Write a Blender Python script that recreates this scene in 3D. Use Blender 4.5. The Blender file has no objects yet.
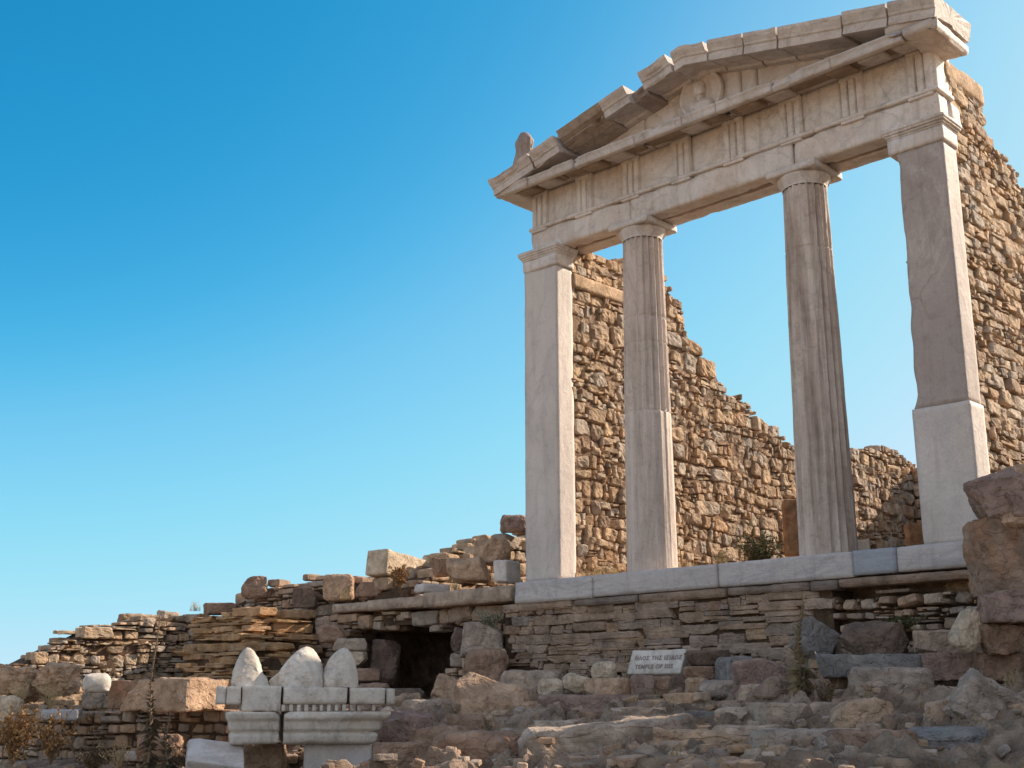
import bpy, math, random
import numpy as np
from mathutils import Vector, Matrix

# ------------------------------------------------------------------ camera
scn = bpy.context.scene
CAM = np.array([6.448, -9.5017, -1.2283]); YAW, PIT, ROL, FPX = 43.7356, 14.5757, -0.0993, 1227.4
_y, _q, _r = [math.radians(a) for a in (YAW, PIT, ROL)]
VV = np.array([-math.sin(_y)*math.cos(_q), math.cos(_y)*math.cos(_q), math.sin(_q)])
_rt = np.array([math.cos(_y), math.sin(_y), 0.0]); _up = np.cross(_rt, VV)
RT = _rt*math.cos(_r)+_up*math.sin(_r); UP = -_rt*math.sin(_r)+_up*math.cos(_r)
cd = bpy.data.cameras.new('camera'); cam = bpy.data.objects.new('camera', cd)
scn.collection.objects.link(cam)
cam.matrix_world = Matrix(((RT[0], UP[0], -VV[0], CAM[0]), (RT[1], UP[1], -VV[1], CAM[1]), (RT[2], UP[2], -VV[2], CAM[2]), (0, 0, 0, 1)))
cd.sensor_width = 36.0; cd.lens = FPX*36/1024; cd.clip_end = 5000; cd.clip_start = 0.05
scn.camera = cam

# ------------------------------------------------------------------ light
SUN_AZ, SUN_EL = math.radians(64), math.radians(31)      # azimuth measured from +X towards +Y
w = bpy.data.worlds.new('World'); scn.world = w; w.use_nodes = True
nt = w.node_tree; bg = nt.nodes['Background']
sky = nt.nodes.new('ShaderNodeTexSky'); sky.sky_type = 'NISHITA'; sky.sun_disc = False
sky.sun_elevation = SUN_EL; sky.sun_rotation = math.pi/2-SUN_AZ
sky.air_density = 0.7; sky.dust_density = 1.0; sky.ozone_density = 4.0
# grade of the sky colour, channel by channel (the photograph has a deep cyan sky)
vm = nt.nodes.new('ShaderNodeVectorMath'); vm.operation = 'SCALE'; vm.inputs['Scale'].default_value = 1/8
cv = nt.nodes.new('ShaderNodeRGBCurve'); cv.mapping.use_clip = False; cv.mapping.extend = 'EXTRAPOLATED'
for ch, pts in enumerate(([(0, 0), (.65, .02), (1.03, .18), (1.53, .37), (2.05, .55), (3.0, .82), (8, 2.0)],
                          [(0, 0), (1.18, .285), (1.80, .54), (2.31, .67), (3.26, .75), (8, 1.7)],
                          [(0, 0), (2.42, .578), (3.47, .80), (4.4, .84), (5.58, .90), (8, 1.2)])):
    c_ = cv.mapping.curves[ch]; q_ = [(x/8, y/1.54) for x, y in pts]
    c_.points[0].location = q_[0]; c_.points[1].location = q_[-1]
    for p_ in q_[1:-1]: c_.points.new(*p_)
    for p_ in c_.points: p_.handle_type = 'AUTO_CLAMPED'
cv.mapping.update()
vm2 = nt.nodes.new('ShaderNodeVectorMath'); vm2.operation = 'SCALE'; vm2.inputs['Scale'].default_value = 8
tcw = nt.nodes.new('ShaderNodeTexCoord'); mpw = nt.nodes.new('ShaderNodeMapping'); mpw.inputs['Location'].default_value = (0, 0, .09)
nt.links.new(tcw.outputs['Generated'], mpw.inputs['Vector']); nt.links.new(mpw.outputs[0], sky.inputs['Vector'])
nt.links.new(sky.outputs[0], vm.inputs[0]); nt.links.new(vm.outputs[0], cv.inputs['Color']); nt.links.new(cv.outputs[0], vm2.inputs[0])
# added warm fill light: unseen bright cloud in the sky behind the viewer
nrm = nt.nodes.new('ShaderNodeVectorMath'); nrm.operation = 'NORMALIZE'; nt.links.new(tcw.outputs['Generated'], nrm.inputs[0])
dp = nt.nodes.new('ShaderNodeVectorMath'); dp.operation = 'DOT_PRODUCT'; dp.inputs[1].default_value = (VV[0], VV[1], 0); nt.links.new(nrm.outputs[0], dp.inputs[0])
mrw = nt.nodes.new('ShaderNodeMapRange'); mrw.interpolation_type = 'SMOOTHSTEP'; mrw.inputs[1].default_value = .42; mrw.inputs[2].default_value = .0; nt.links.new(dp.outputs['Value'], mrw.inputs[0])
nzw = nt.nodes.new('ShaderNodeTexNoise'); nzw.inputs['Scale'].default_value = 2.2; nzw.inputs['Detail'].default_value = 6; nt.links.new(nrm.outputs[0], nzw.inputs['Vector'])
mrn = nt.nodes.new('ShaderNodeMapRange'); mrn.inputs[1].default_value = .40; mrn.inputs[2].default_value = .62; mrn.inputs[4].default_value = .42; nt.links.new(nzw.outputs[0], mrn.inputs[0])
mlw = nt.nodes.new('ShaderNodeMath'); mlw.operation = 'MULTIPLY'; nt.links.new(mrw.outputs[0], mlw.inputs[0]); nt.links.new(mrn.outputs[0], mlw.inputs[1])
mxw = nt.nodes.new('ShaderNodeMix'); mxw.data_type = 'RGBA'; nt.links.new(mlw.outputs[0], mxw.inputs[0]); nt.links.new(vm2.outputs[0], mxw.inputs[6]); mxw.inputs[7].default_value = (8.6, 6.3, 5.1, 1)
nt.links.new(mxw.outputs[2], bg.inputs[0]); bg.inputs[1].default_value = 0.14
sd = bpy.data.lights.new('sun', 'SUN'); sd.energy = 4.3; sd.angle = math.radians(0.5); sd.color = (1.0, 0.86, 0.70)
so = bpy.data.objects.new('sun', sd); scn.collection.objects.link(so)
sdir = Vector((math.cos(SUN_EL)*math.cos(SUN_AZ), math.cos(SUN_EL)*math.sin(SUN_AZ), math.sin(SUN_EL)))
so.rotation_euler = sdir.to_track_quat('Z', 'Y').to_euler(); so.location = sdir*40
scn.view_settings.view_transform = 'Standard'; scn.view_settings.look = 'None'
scn.view_settings.exposure = 0.62; scn.view_settings.gamma = 1.0
scn.render.engine = 'CYCLES'

# ------------------------------------------------------------------ helpers
col = scn.collection
RS = np.random.RandomState
def ray(px, py): return VV + RT*(px-512)/FPX + UP*(384-py)/FPX
def atD(px, py, D): return CAM + ray(px, py)*D
def Y(px, py, y):      # view depth of the point seen at px,py on the vertical plane y
    return float((y-CAM[1])/ray(px, py)[1])
def onp(px, py, ax, val):
    d = ray(px, py); return CAM + d*((val-CAM[ax])/d[ax])
def hash3(i, seed):
    i = i.astype(np.int64)
    h = (i[..., 0]*73856093) ^ (i[..., 1]*19349663) ^ (i[..., 2]*83492791) ^ (seed*2654435761 % 4294967296)
    h = (h & 0xffffffff)
    h = ((h ^ (h >> 15))*2246822519) & 0xffffffff
    h = ((h ^ (h >> 13))*3266489917) & 0xffffffff
    h = h ^ (h >> 16)
    return h.astype(np.float64)/2147483648.0-1.0
def vnoise(P, seed=0):
    P = np.asarray(P, float); i = np.floor(P); f = P-i; u = f*f*(3-2*f); r = 0
    for a in (0, 1):
        for b in (0, 1):
            for c in (0, 1):
                wgt = (u[..., 0] if a else 1-u[..., 0])*(u[..., 1] if b else 1-u[..., 1])*(u[..., 2] if c else 1-u[..., 2])
                r = r + wgt*hash3(i+np.array([a, b, c]), seed)
    return r
def fbm(P, seed=0, octs=3, gain=.5):
    r = 0; a = 1.0; s = 0.0; P = np.asarray(P, float)
    for k in range(octs):
        r = r + a*vnoise(P*(2.03**k)+k*17.3, seed+k*7); s += a; a *= gain
    return r/s
_tc = {}
def boxgrid(nx, ny, nz):
    key = (nx, ny, nz)
    if key in _tc: return _tc[key]
    V = []; F = []; n0 = 0; N = (nx, ny, nz)
    for ax in range(3):
        a, b = (ax+1) % 3, (ax+2) % 3
        for sgn in (-1, 1):
            A = np.linspace(-1, 1, N[a]+1); B = np.linspace(-1, 1, N[b]+1)
            g = np.zeros((N[a]+1, N[b]+1, 3)); g[..., ax] = sgn; g[..., a] = A[:, None]; g[..., b] = B[None, :]
            idx = np.arange((N[a]+1)*(N[b]+1)).reshape(N[a]+1, N[b]+1)+n0
            q = np.stack([idx[:-1, :-1], idx[1:, :-1], idx[1:, 1:], idx[:-1, 1:]], -1).reshape(-1, 4)
            if sgn < 0: q = q[:, ::-1]
            V.append(g.reshape(-1, 3)); F.append(q); n0 += g.shape[0]*g.shape[1]
    V = np.concatenate(V); F = np.concatenate(F)
    k = np.round(V*1e5).astype(np.int64)
    u, first, inv = np.unique(k, axis=0, return_index=True, return_inverse=True)
    _tc[key] = (V[first], inv.reshape(-1)[F]); return _tc[key]
class MB:
    def __init__(s): s.V = []; s.F = []; s.n = 0; s.T = []
    def add(s, V, F):
        V = np.asarray(V, float).reshape(-1, 3); F = np.asarray(F, int)
        (s.F if F.shape[1] == 4 else s.T).append(F+s.n); s.V.append(V); s.n += len(V)
    def build(s, name, mat, parent=None, smooth=True, loc=None, rot=None):
        V = np.concatenate(s.V); me = bpy.data.meshes.new(name)
        Q = np.concatenate(s.F) if s.F else np.zeros((0, 4), int); T = np.concatenate(s.T) if s.T else np.zeros((0, 3), int)
        nq, ntt = len(Q), len(T)
        me.vertices.add(len(V)); me.vertices.foreach_set('co', V.astype(np.float32).ravel())
        me.loops.add(nq*4+ntt*3); me.loops.foreach_set('vertex_index', np.concatenate([Q.ravel(), T.ravel()]).astype(np.int32))
        me.polygons.add(nq+ntt)
        me.polygons.foreach_set('loop_start', np.concatenate([np.arange(nq)*4, nq*4+np.arange(ntt)*3]).astype(np.int32))
        me.update(calc_edges=True); me.validate()
        me.polygons.foreach_set('use_smooth', np.full(len(me.polygons), smooth))
        me.materials.append(mat)
        o = bpy.data.objects.new(name, me); col.objects.link(o)
        if parent: o.parent = parent
        if loc is not None: o.location = [float(c) for c in loc]
        if rot is not None: o.rotation_euler = rot
        return o
def tag(o, label=None, cat=None, group=None, kind=None):
    if label: o['label'] = label
    if cat: o['category'] = cat
    if group: o['group'] = group
    if kind: o['kind'] = kind
    return o
def empty(name, loc=(0, 0, 0)):
    o = bpy.data.objects.new(name, None); col.objects.link(o); o.location = [float(c) for c in loc]; o.empty_display_size = .1; return o
def rotz(a):
    c, s = math.cos(a), math.sin(a); return np.array([[c, -s, 0], [s, c, 0], [0, 0, 1.]])
def roty(a):
    c, s = math.cos(a), math.sin(a); return np.array([[c, 0, s], [0, 1, 0], [-s, 0, c]])
def rotx(a):
    c, s = math.cos(a), math.sin(a); return np.array([[1, 0, 0], [0, c, -s], [0, s, c]])

def rocks(C, H, R, seed=0, n=5, rnd=.4, cuts=3, cut=(.62, .9), amp=.07, freq=2.2, strata=0., octs=3, skipback=None):
    """a batch of worn stones: rounded boxes, chipped by random planes, roughened by noise"""
    T, F = boxgrid(*(n if isinstance(n, tuple) else (n, n, n)))
    C = np.asarray(C, float).reshape(-1, 3); H = np.asarray(H, float).reshape(-1, 3); S = len(C); rs = RS(seed)
    R = np.broadcast_to(np.asarray(R, float), (S, 3, 3))
    p = T[None]*H[:, None]
    r = (rnd*rs.uniform(.7, 1.3, S)*H.min(1))[:, None, None]
    inn = np.clip(p, -(H[:, None]-r), H[:, None]-r); d = p-inn; L = np.linalg.norm(d, axis=2, keepdims=True)
    p = inn+r*d/np.maximum(L, 1e-9)
    for k in range(cuts):
        nn = rs.normal(size=(S, 3)); nn /= np.linalg.norm(nn, axis=1, keepdims=True)
        h = (np.abs(nn)*H).sum(1)*rs.uniform(cut[0], cut[1], S)
        e = np.maximum(np.einsum('svk,sk->sv', p, nn)-h[:, None], 0)
        p = p-nn[:, None]*e[..., None]*.92
    q = p/H.mean(1)[:, None, None]
    off = rs.uniform(-50, 50, (S, 1, 3))
    f = fbm(q*freq+off, seed, octs)
    g = fbm(q*freq*1.3+off+31, seed+2, octs); f = f-.55*np.clip(.22-np.abs(g), 0, 1)*3*(1 if n != 0 else 0)
    dirn = p/H[:, None]; dirn = dirn/np.maximum(np.linalg.norm(dirn, axis=2, keepdims=True), 1e-6)
    p = p+dirn*(amp*f+.03*fbm(q*freq*4.5+off, seed+9, 2))[..., None]*(H.min(1)[:, None, None]*1.3)
    if strata:
        zz = q[..., 2:3]*6+off[..., :1]+.6*fbm(q*1.3+off, seed+5, 2)[..., None]
        st = hash3(np.concatenate([np.floor(zz), np.floor(zz)*0, np.floor(zz)*0], -1), seed+3)
        p[..., :2] += dirn[..., :2]*(strata*st)[..., None]*H.min(1)[:, None, None]
    W = C[:, None]+np.einsum('sij,svj->svi', R, p)
    FF = (F[None]+(np.arange(S)*len(T))[:, None, None]).reshape(-1, 4)
    return W.reshape(-1, 3), FF

def wornbox(mb, lo, hi, step=.03, wear=.012, chip=.03, rough=.004, seed=0, M=None, O=None, fn=None):
    """an axis aligned block with worn and chipped edges; M,O place it, fn bends it first"""
    lo = np.array(lo, float); hi = np.array(hi, float); H = (hi-lo)/2; c = (hi+lo)/2
    N = np.clip(np.round(2*H/step).astype(int), 2, 150); T, F = boxgrid(*N)
    p = T*H; rmax = H.min()*.9; w0 = p+c+seed*3.1
    nz = fbm(w0*5, seed, 3); ch = np.clip((fbm(w0*3.1+9, seed+11, 3)-.16)*4, 0, 1)
    r = np.minimum(wear*(1+.6*nz)+chip*ch, rmax)[:, None]; r = np.maximum(r, .002)
    inn = np.clip(p, -(H-r), H-r); d = p-inn; L = np.linalg.norm(d, axis=1, keepdims=True); nrm = d/np.maximum(L, 1e-9)
    cornerish = (np.abs(d) > 1e-9).sum(1, keepdims=True) > 1
    p = np.where(cornerish, inn+r*nrm, p)
    p = p+nrm*rough*fbm(w0*14, seed+3, 3)[:, None]
    p = p+c
    if fn is not None: p = fn(p)
    if M is not None: p = p@np.asarray(M).T
    if O is not None: p = p+np.asarray(O)
    mb.add(p, F)

def strip(mb, prof, x0, x1, step=.03, chip=.03, rough=.004, seed=0, M=None, O=None, center=None, endtaper=None, thr=.15):
    """extrude a closed (y,z) profile along x with chipped edges and capped ends"""
    P = np.array(prof, float); pts = []; edge = []
    m = len(P)
    for k in range(m):
        a, b = P[k], P[(k+1) % m]; nseg = max(1, int(np.linalg.norm(b-a)/step)+1)
        for j in range(nseg):
            t = j/nseg; pts.append(a+(b-a)*t); edge.append(1.0 if j == 0 else .35)
    P = np.array(pts); edge = np.array(edge); cen = np.array(center) if center is not None else P.mean(0)
    nx = max(2, int((x1-x0)/step)); X = np.linspace(x0, x1, nx+1)
    V = np.zeros((nx+1, len(P), 3)); V[..., 0] = X[:, None]; V[..., 1] = P[None, :, 0]; V[..., 2] = P[None, :, 1]
    w0 = V+seed*2.7
    ch = np.clip((fbm(w0*3.3, seed+1, 3)-thr)*4, 0, 1)*chip*edge[None]+rough*fbm(w0*13, seed+2, 3)
    dv = np.zeros_like(V); dv[..., 1:] = cen-V[..., 1:]; dl = np.linalg.norm(dv, axis=2, keepdims=True)
    V = V+dv/np.maximum(dl, 1e-6)*ch[..., None]
    # ends slightly ragged
    V[0, :, 0] += .006+.006*fbm(w0[0]*9, seed+4, 2); V[-1, :, 0] -= .006+.006*fbm(w0[-1]*9, seed+5, 2)
    L = len(P); idx = np.arange((nx+1)*L).reshape(nx+1, L)
    nxt = np.roll(idx, -1, axis=1)
    F = np.stack([idx[:-1], idx[1:], nxt[1:], nxt[:-1]], -1).reshape(-1, 4)
    Vf = V.reshape(-1, 3); c0 = V[0].mean(0); c1 = V[-1].mean(0)
    if center is not None:
        c0[1:] = cen; c1[1:] = cen
    def tr(p):
        if M is not None: p = p@np.asarray(M).T
        if O is not None: p = p+np.asarray(O)
        return p
    base = mb.n
    allV = np.concatenate([Vf, [c0], [c1]]); ic0 = len(Vf); ic1 = ic0+1
    T0 = np.stack([idx[0], nxt[0], np.full(L, ic0)], -1); T1 = np.stack([nxt[-1], idx[-1], np.full(L, ic1)], -1)
    mb.V.append(tr(allV)); mb.F.append(F+base); mb.T.append(np.concatenate([T0, T1])+base); mb.n += len(allV)

def tube(mb, pts, rad, sides=5):
    pts = np.asarray(pts, float); m = len(pts); rad = np.broadcast_to(np.asarray(rad, float), (m,))
    t = np.gradient(pts, axis=0); t /= np.maximum(np.linalg.norm(t, axis=1, keepdims=True), 1e-9)
    ref = np.where(np.abs(t[:, 2:3]) > .9, np.array([[1., 0, 0]]), np.array([[0, 0, 1.]]))
    a = np.cross(t, ref); a /= np.linalg.norm(a, axis=1, keepdims=True); b = np.cross(t, a)
    th = np.arange(sides)*2*math.pi/sides
    V = pts[:, None]+rad[:, None, None]*(a[:, None]*np.cos(th)[None, :, None]+b[:, None]*np.sin(th)[None, :, None])
    idx = np.arange(m*sides).reshape(m, sides); nx = np.roll(idx, -1, 1)
    mb.add(V, np.stack([idx[:-1], nx[:-1], nx[1:], idx[1:]], -1).reshape(-1, 4))
def leaf(mb, p, d, L, wd, nrm, bend=.3):
    d = d/np.linalg.norm(d); s = np.cross(d, nrm); s /= max(np.linalg.norm(s), 1e-6); n = np.cross(s, d)
    m1 = p+d*L*.45+n*L*bend*.25; m2 = p+d*L-n*L*bend*.2
    mb.add([p-s*wd*.15, p+s*wd*.15, m1+s*wd*.5, m1-s*wd*.5, m2], np.array([[0, 1, 2, 3]])); k = mb.n-5
    mb.T.append(np.array([[3, 2, 4]])+k)

# ------------------------------------------------------------------ materials
def newmat(name):
    m = bpy.data.materials.new(name); m.use_nodes = True; t = m.node_tree; b = t.nodes['Principled BSDF']
    b.inputs['Roughness'].default_value = .85; b.inputs['Specular IOR Level'].default_value = .25
    return m, t, b
def N(t, ty, **kw):
    n = t.nodes.new(ty)
    for k, v in kw.items():
        if k in n.inputs.keys(): n.inputs[k].default_value = v
        else: setattr(n, k, v)
    return n
def ramp(t, cols, interp='LINEAR'):
    r = t.nodes.new('ShaderNodeValToRGB'); e = r.color_ramp.elements; r.color_ramp.interpolation = interp
    while len(e) < len(cols): e.new(.5)
    for k, c in enumerate(cols):
        e[k].position = c[0]; e[k].color = (*c[1], 1) if len(c[1]) == 3 else c[1]
    return r
def noise(t, coord, scale, detail=6, rough=.6, dist=0, mapping=None):
    n = N(t, 'ShaderNodeTexNoise', Scale=scale, Detail=detail, Roughness=rough, Distortion=dist)
    if mapping is not None:
        mp = t.nodes.new('ShaderNodeMapping'); mp.inputs['Scale'].default_value = mapping[:3]
        if len(mapping) > 3: mp.inputs['Rotation'].default_value = mapping[3:]
        t.links.new(coord, mp.inputs['Vector']); coord = mp.outputs[0]
    t.links.new(coord, n.inputs['Vector']); return n
def mix(t, fac, a, b, mode='MIX'):
    m = t.nodes.new('ShaderNodeMix'); m.data_type = 'RGBA'; m.blend_type = mode
    for s, v in ((0, fac), (6, a), (7, b)):
        if hasattr(v, 'links') or hasattr(v, 'is_linked'): t.links.new(v, m.inputs[s])
        elif s == 0: m.inputs[0].default_value = v
        else: m.inputs[s].default_value = (*v, 1)
    return m.outputs[2]
def bump(t, b, h, dist, strength=1.0, prev=None):
    n = t.nodes.new('ShaderNodeBump'); n.inputs['Distance'].default_value = dist; n.inputs['Strength'].default_value = strength
    t.links.new(h, n.inputs['Height'])
    if prev is not None: t.links.new(prev, n.inputs['Normal'])
    t.links.new(n.outputs[0], b.inputs['Normal']); return n.outputs[0]
def coords(t): return t.nodes.new('ShaderNodeTexCoord').outputs['Object']

def stone_mat(name, cols, tint=(1.50, 1.24, 1.05), mott=.5, sc=7, bd=.02, rust=None, islands=True, strat=0, lichen=.25):
    m, t, b = newmat(name); co = coords(t)
    cols = [(min(c[0]*tint[0], .85), c[1]*tint[1], c[2]*tint[2]) for c in cols]
    k = len(cols)
    if islands:
        g = t.nodes.new('ShaderNodeNewGeometry'); src = g.outputs['Random Per Island']
    else:
        src = noise(t, co, sc*.35, 3, .55, .4).outputs[0]
    r = ramp(t, [((i+.0)/max(k-1, 1) if islands else .3+.4*i/max(k-1, 1), c) for i, c in enumerate(cols)]); t.links.new(src, r.inputs[0])
    n1 = noise(t, co, sc, 8, .65, .3); r1 = ramp(t, [(.3, (1-mott,)*3), (.7, (1+mott*.45,)*3)]); t.links.new(n1.outputs[0], r1.inputs[0])
    c = mix(t, 1.0, r.outputs[0], r1.outputs[0], 'MULTIPLY')
    n2 = noise(t, co, sc*.45, 4, .6, .8); r2 = ramp(t, [(.56, (0, 0, 0)), (.68, (1, 1, 1))]); t.links.new(n2.outputs[0], r2.inputs[0])
    rc = rust or (.34, .19, .09)
    mm = t.nodes.new('ShaderNodeMath'); mm.operation = 'MULTIPLY'; mm.inputs[1].default_value = .45; t.links.new(r2.outputs[0], mm.inputs[0])
    c = mix(t, mm.outputs[0], c, rc)
    n3 = noise(t, co, sc*3.1, 5, .7, .2); r3 = ramp(t, [(.6, (0, 0, 0)), (.68, (1, 1, 1))]); t.links.new(n3.outputs[0], r3.inputs[0])
    m3 = t.nodes.new('ShaderNodeMath'); m3.operation = 'MULTIPLY'; m3.inputs[1].default_value = lichen; t.links.new(r3.outputs[0], m3.inputs[0])
    c = mix(t, m3.outputs[0], c, (.46, .42, .36))
    t.links.new(c, b.inputs['Base Color'])
    nb = noise(t, co, sc*1.1, 10, .72, .5)
    nv = bump(t, b, nb.outputs[0], bd*2.2, .9)
    vo = t.nodes.new('ShaderNodeTexVoronoi'); vo.feature = 'DISTANCE_TO_EDGE'; vo.inputs['Scale'].default_value = sc*1.3
    wn = noise(t, co, sc*.8, 4, .6); vx = t.nodes.new('ShaderNodeVectorMath'); vx.operation = 'MULTIPLY_ADD'; vx.inputs[1].default_value = (.35,)*3
    t.links.new(wn.outputs['Color'], vx.inputs[0]); t.links.new(co, vx.inputs[2]); t.links.new(vx.outputs[0], vo.inputs['Vector'])
    vr = ramp(t, [(0, (0, 0, 0)), (.05, (1, 1, 1))]); t.links.new(vo.outputs[0], vr.inputs[0]); nv = bump(t, b, vr.outputs[0], bd*.35, .7, nv)
    if strat:
        ns = noise(t, co, 5, 6, .65, .5, mapping=(.7, .7, 9)); bump(t, b, ns.outputs[0], strat, 1.0, nv)
    return m

def marble_mat(name, base, vein, stain, sc=1.0, vs=.5, stain_amt=.4, map_=(1, 1, 1), dark=.0, grime=(.16, .11, .08), rough=.62, streak=.35, crack=.22):
    m, t, b = newmat(name); co = coords(t); b.inputs['Roughness'].default_value = rough
    # large soft tone changes
    n0 = noise(t, co, 1.6*sc, 5, .55, .6, mapping=map_); r0 = ramp(t, [(.35, base), (.65, tuple(x*.82 for x in base))]); t.links.new(n0.outputs[0], r0.inputs[0])
    # veins: thin level lines of a distorted noise
    nv = noise(t, co, 1.4*sc, 6, .55, 1.2, mapping=tuple(a for a in map_[:3])+tuple(map_[3:]))
    ab = t.nodes.new('ShaderNodeMath'); ab.operation = 'SUBTRACT'; ab.inputs[1].default_value = .5; t.links.new(nv.outputs[0], ab.inputs[0])
    a2 = t.nodes.new('ShaderNodeMath'); a2.operation = 'ABSOLUTE'; t.links.new(ab.outputs[0], a2.inputs[0])
    rv = ramp(t, [(0, (vs,)*3), (.012, (vs*.5,)*3), (.05, (0, 0, 0))]); t.links.new(a2.outputs[0], rv.inputs[0])
    c = mix(t, rv.outputs[0], r0.outputs[0], vein)
    ns = noise(t, co, 2.3*sc, 7, .62, .5, mapping=map_); r2 = ramp(t, [(.45, (0, 0, 0)), (.72, (stain_amt,)*3)]); t.links.new(ns.outputs[0], r2.inputs[0])
    c = mix(t, r2.outputs[0], c, stain)
    nk = noise(t, co, 3.0*sc, 6, .65, .3, mapping=(3.5, 3.5, .22)); rk_ = ramp(t, [(.54, (0, 0, 0)), (.72, (streak,)*3)]); t.links.new(nk.outputs[0], rk_.inputs[0])
    c = mix(t, rk_.outputs[0], c, tuple(x*.55 for x in stain))
    ng = noise(t, co, 9*sc, 8, .7, .3); r3 = ramp(t, [(.52-dark*.2, (0, 0, 0)), (.8-dark*.2, (.35+dark,)*3)]); t.links.new(ng.outputs[0], r3.inputs[0])
    c = mix(t, r3.outputs[0], c, grime)
    if crack:
        # hairline fractures: sparse edges of a warped cell pattern, only where a mask lets them through
        wv = noise(t, co, 1.7, 4, .6); ma = t.nodes.new('ShaderNodeVectorMath'); ma.operation = 'MULTIPLY_ADD'; ma.inputs[1].default_value = (.7,)*3
        t.links.new(wv.outputs['Color'], ma.inputs[0]); t.links.new(co, ma.inputs[2])
        vo = t.nodes.new('ShaderNodeTexVoronoi'); vo.feature = 'DISTANCE_TO_EDGE'; vo.inputs['Scale'].default_value = 1.15; t.links.new(ma.outputs[0], vo.inputs['Vector'])
        cr = ramp(t, [(0, (1, 1, 1)), (.012, (.5,)*3), (.022, (0, 0, 0))]); t.links.new(vo.outputs[0], cr.inputs[0])
        mk = noise(t, co, 1.3, 3); mr = ramp(t, [(.46, (0, 0, 0)), (.56, (crack,)*3)]); t.links.new(mk.outputs[0], mr.inputs[0])
        c = mix(t, mix(t, 1.0, cr.outputs[0], mr.outputs[0], 'MULTIPLY'), c, tuple(x*.5 for x in grime))
        # small dark pits and lichen specks
        pt = noise(t, co, 26, 5, .7); pr_ = ramp(t, [(.62, (0, 0, 0)), (.70, (.5,)*3)]); t.links.new(pt.outputs[0], pr_.inputs[0]); c = mix(t, pr_.outputs[0], c, (.24, .18, .14))
    nf = noise(t, co, 60, 4, .7); rf = ramp(t, [(.3, (.88,)*3), (.7, (1.06,)*3)]); t.links.new(nf.outputs[0], rf.inputs[0])
    c = mix(t, 1.0, c, rf.outputs[0], 'MULTIPLY')
    t.links.new(c, b.inputs['Base Color'])
    nb = noise(t, co, 22, 8, .7, .2); nv2 = bump(t, b, nb.outputs[0], .006)
    nc = noise(t, co, 5, 5, .6, .4, mapping=map_); bump(t, b, nc.outputs[0], .02, .6, nv2)
    return m
def ground_mat(m):
    # far earth and straw made extra pale to bounce warm light; rock near temple
    t = m.node_tree; b = t.nodes['Principled BSDF']; co = coords(t); old = b.inputs['Base Color'].links[0].from_socket
    vm = t.nodes.new('ShaderNodeVectorMath'); vm.operation = 'DISTANCE'; vm.inputs[1].default_value = (-1.5, -1.5, -1); t.links.new(co, vm.inputs[0])
    n = noise(t, co, .5, 4); ad = t.nodes.new('ShaderNodeMath'); ad.operation = 'MULTIPLY_ADD'; ad.inputs[1].default_value = 2.5; t.links.new(n.outputs[0], ad.inputs[0]); t.links.new(vm.outputs['Value'], ad.inputs[2])
    mr = t.nodes.new('ShaderNodeMapRange'); mr.inputs[1].default_value = 7.6; mr.inputs[2].default_value = 9.0; t.links.new(ad.outputs[0], mr.inputs[0])
    n2 = noise(t, co, 6, 8, .7); r = ramp(t, [(.3, (.50, .36, .22)), (.7, (.66, .50, .32))]); t.links.new(n2.outputs[0], r.inputs[0])
    t.links.new(mix(t, mr.outputs[0], old, r.outputs[0]), b.inputs['Base Color']); return m
def plain_mat(name, c1, c2, sc=20, rough=.8, trans=0):
    m, t, b = newmat(name); b.inputs['Roughness'].default_value = rough; co = coords(t)
    g = t.nodes.new('ShaderNodeNewGeometry'); r = ramp(t, [(0, c1), (1, c2)]); t.links.new(g.outputs['Random Per Island'], r.inputs[0])
    t.links.new(r.outputs[0], b.inputs['Base Color']); return m

M = {}
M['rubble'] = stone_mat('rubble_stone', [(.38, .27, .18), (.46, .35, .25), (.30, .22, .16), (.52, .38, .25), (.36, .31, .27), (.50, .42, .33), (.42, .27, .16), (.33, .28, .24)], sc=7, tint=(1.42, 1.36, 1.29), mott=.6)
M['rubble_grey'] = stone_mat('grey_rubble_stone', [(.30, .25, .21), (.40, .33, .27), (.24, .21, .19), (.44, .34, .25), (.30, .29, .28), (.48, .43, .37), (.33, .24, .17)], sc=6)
M['schist'] = stone_mat('schist_slabs', tint=(1.56, 1.42, 1.30), cols=[(.25, .19, .15), (.33, .25, .19), (.22, .19, .17), (.36, .26, .18), (.28, .23, .20), (.38, .30, .24), (.24, .17, .12)], sc=5, strat=.02, lichen=.15)
M['schist_gold'] = stone_mat('golden_schist', [(.38, .27, .16), (.46, .34, .21), (.30, .22, .15), (.50, .36, .21), (.34, .28, .21)], sc=5, strat=.025, lichen=.15)
M['mortar'] = stone_mat('earth_mortar', [(.07, .052, .038), (.12, .09, .065)], islands=False, sc=9, bd=.03, lichen=.02)
M['mortar_mid'] = stone_mat('brown_mortar', [(.17, .13, .10), (.26, .20, .15)], islands=False, sc=9, bd=.03, lichen=.05)
M['mortar_pale'] = stone_mat('lime_mortar', [(.40, .33, .25), (.50, .42, .32)], islands=False, sc=9, bd=.02, lichen=.1)
def rk(name, cs, **k):
    k.setdefault('sc', 5); k.setdefault('bd', .03); M[name] = stone_mat(name+'_rock', cs, islands=False, **k)
rk('brown', [(.24, .18, .14), (.33, .25, .20), (.28, .22, .18)])
rk('tan', [(.38, .29, .22), (.50, .40, .31), (.36, .29, .23)], lichen=.3)
rk('grey', [(.28, .26, .24), (.40, .37, .34), (.30, .27, .24)], lichen=.35)
rk('blue', [(.17, .19, .21), (.25, .27, .29), (.20, .20, .20)], rust=(.26, .19, .13))
rk('dark', [(.13, .11, .10), (.19, .16, .14), (.16, .13, .12)], lichen=.12)
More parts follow.
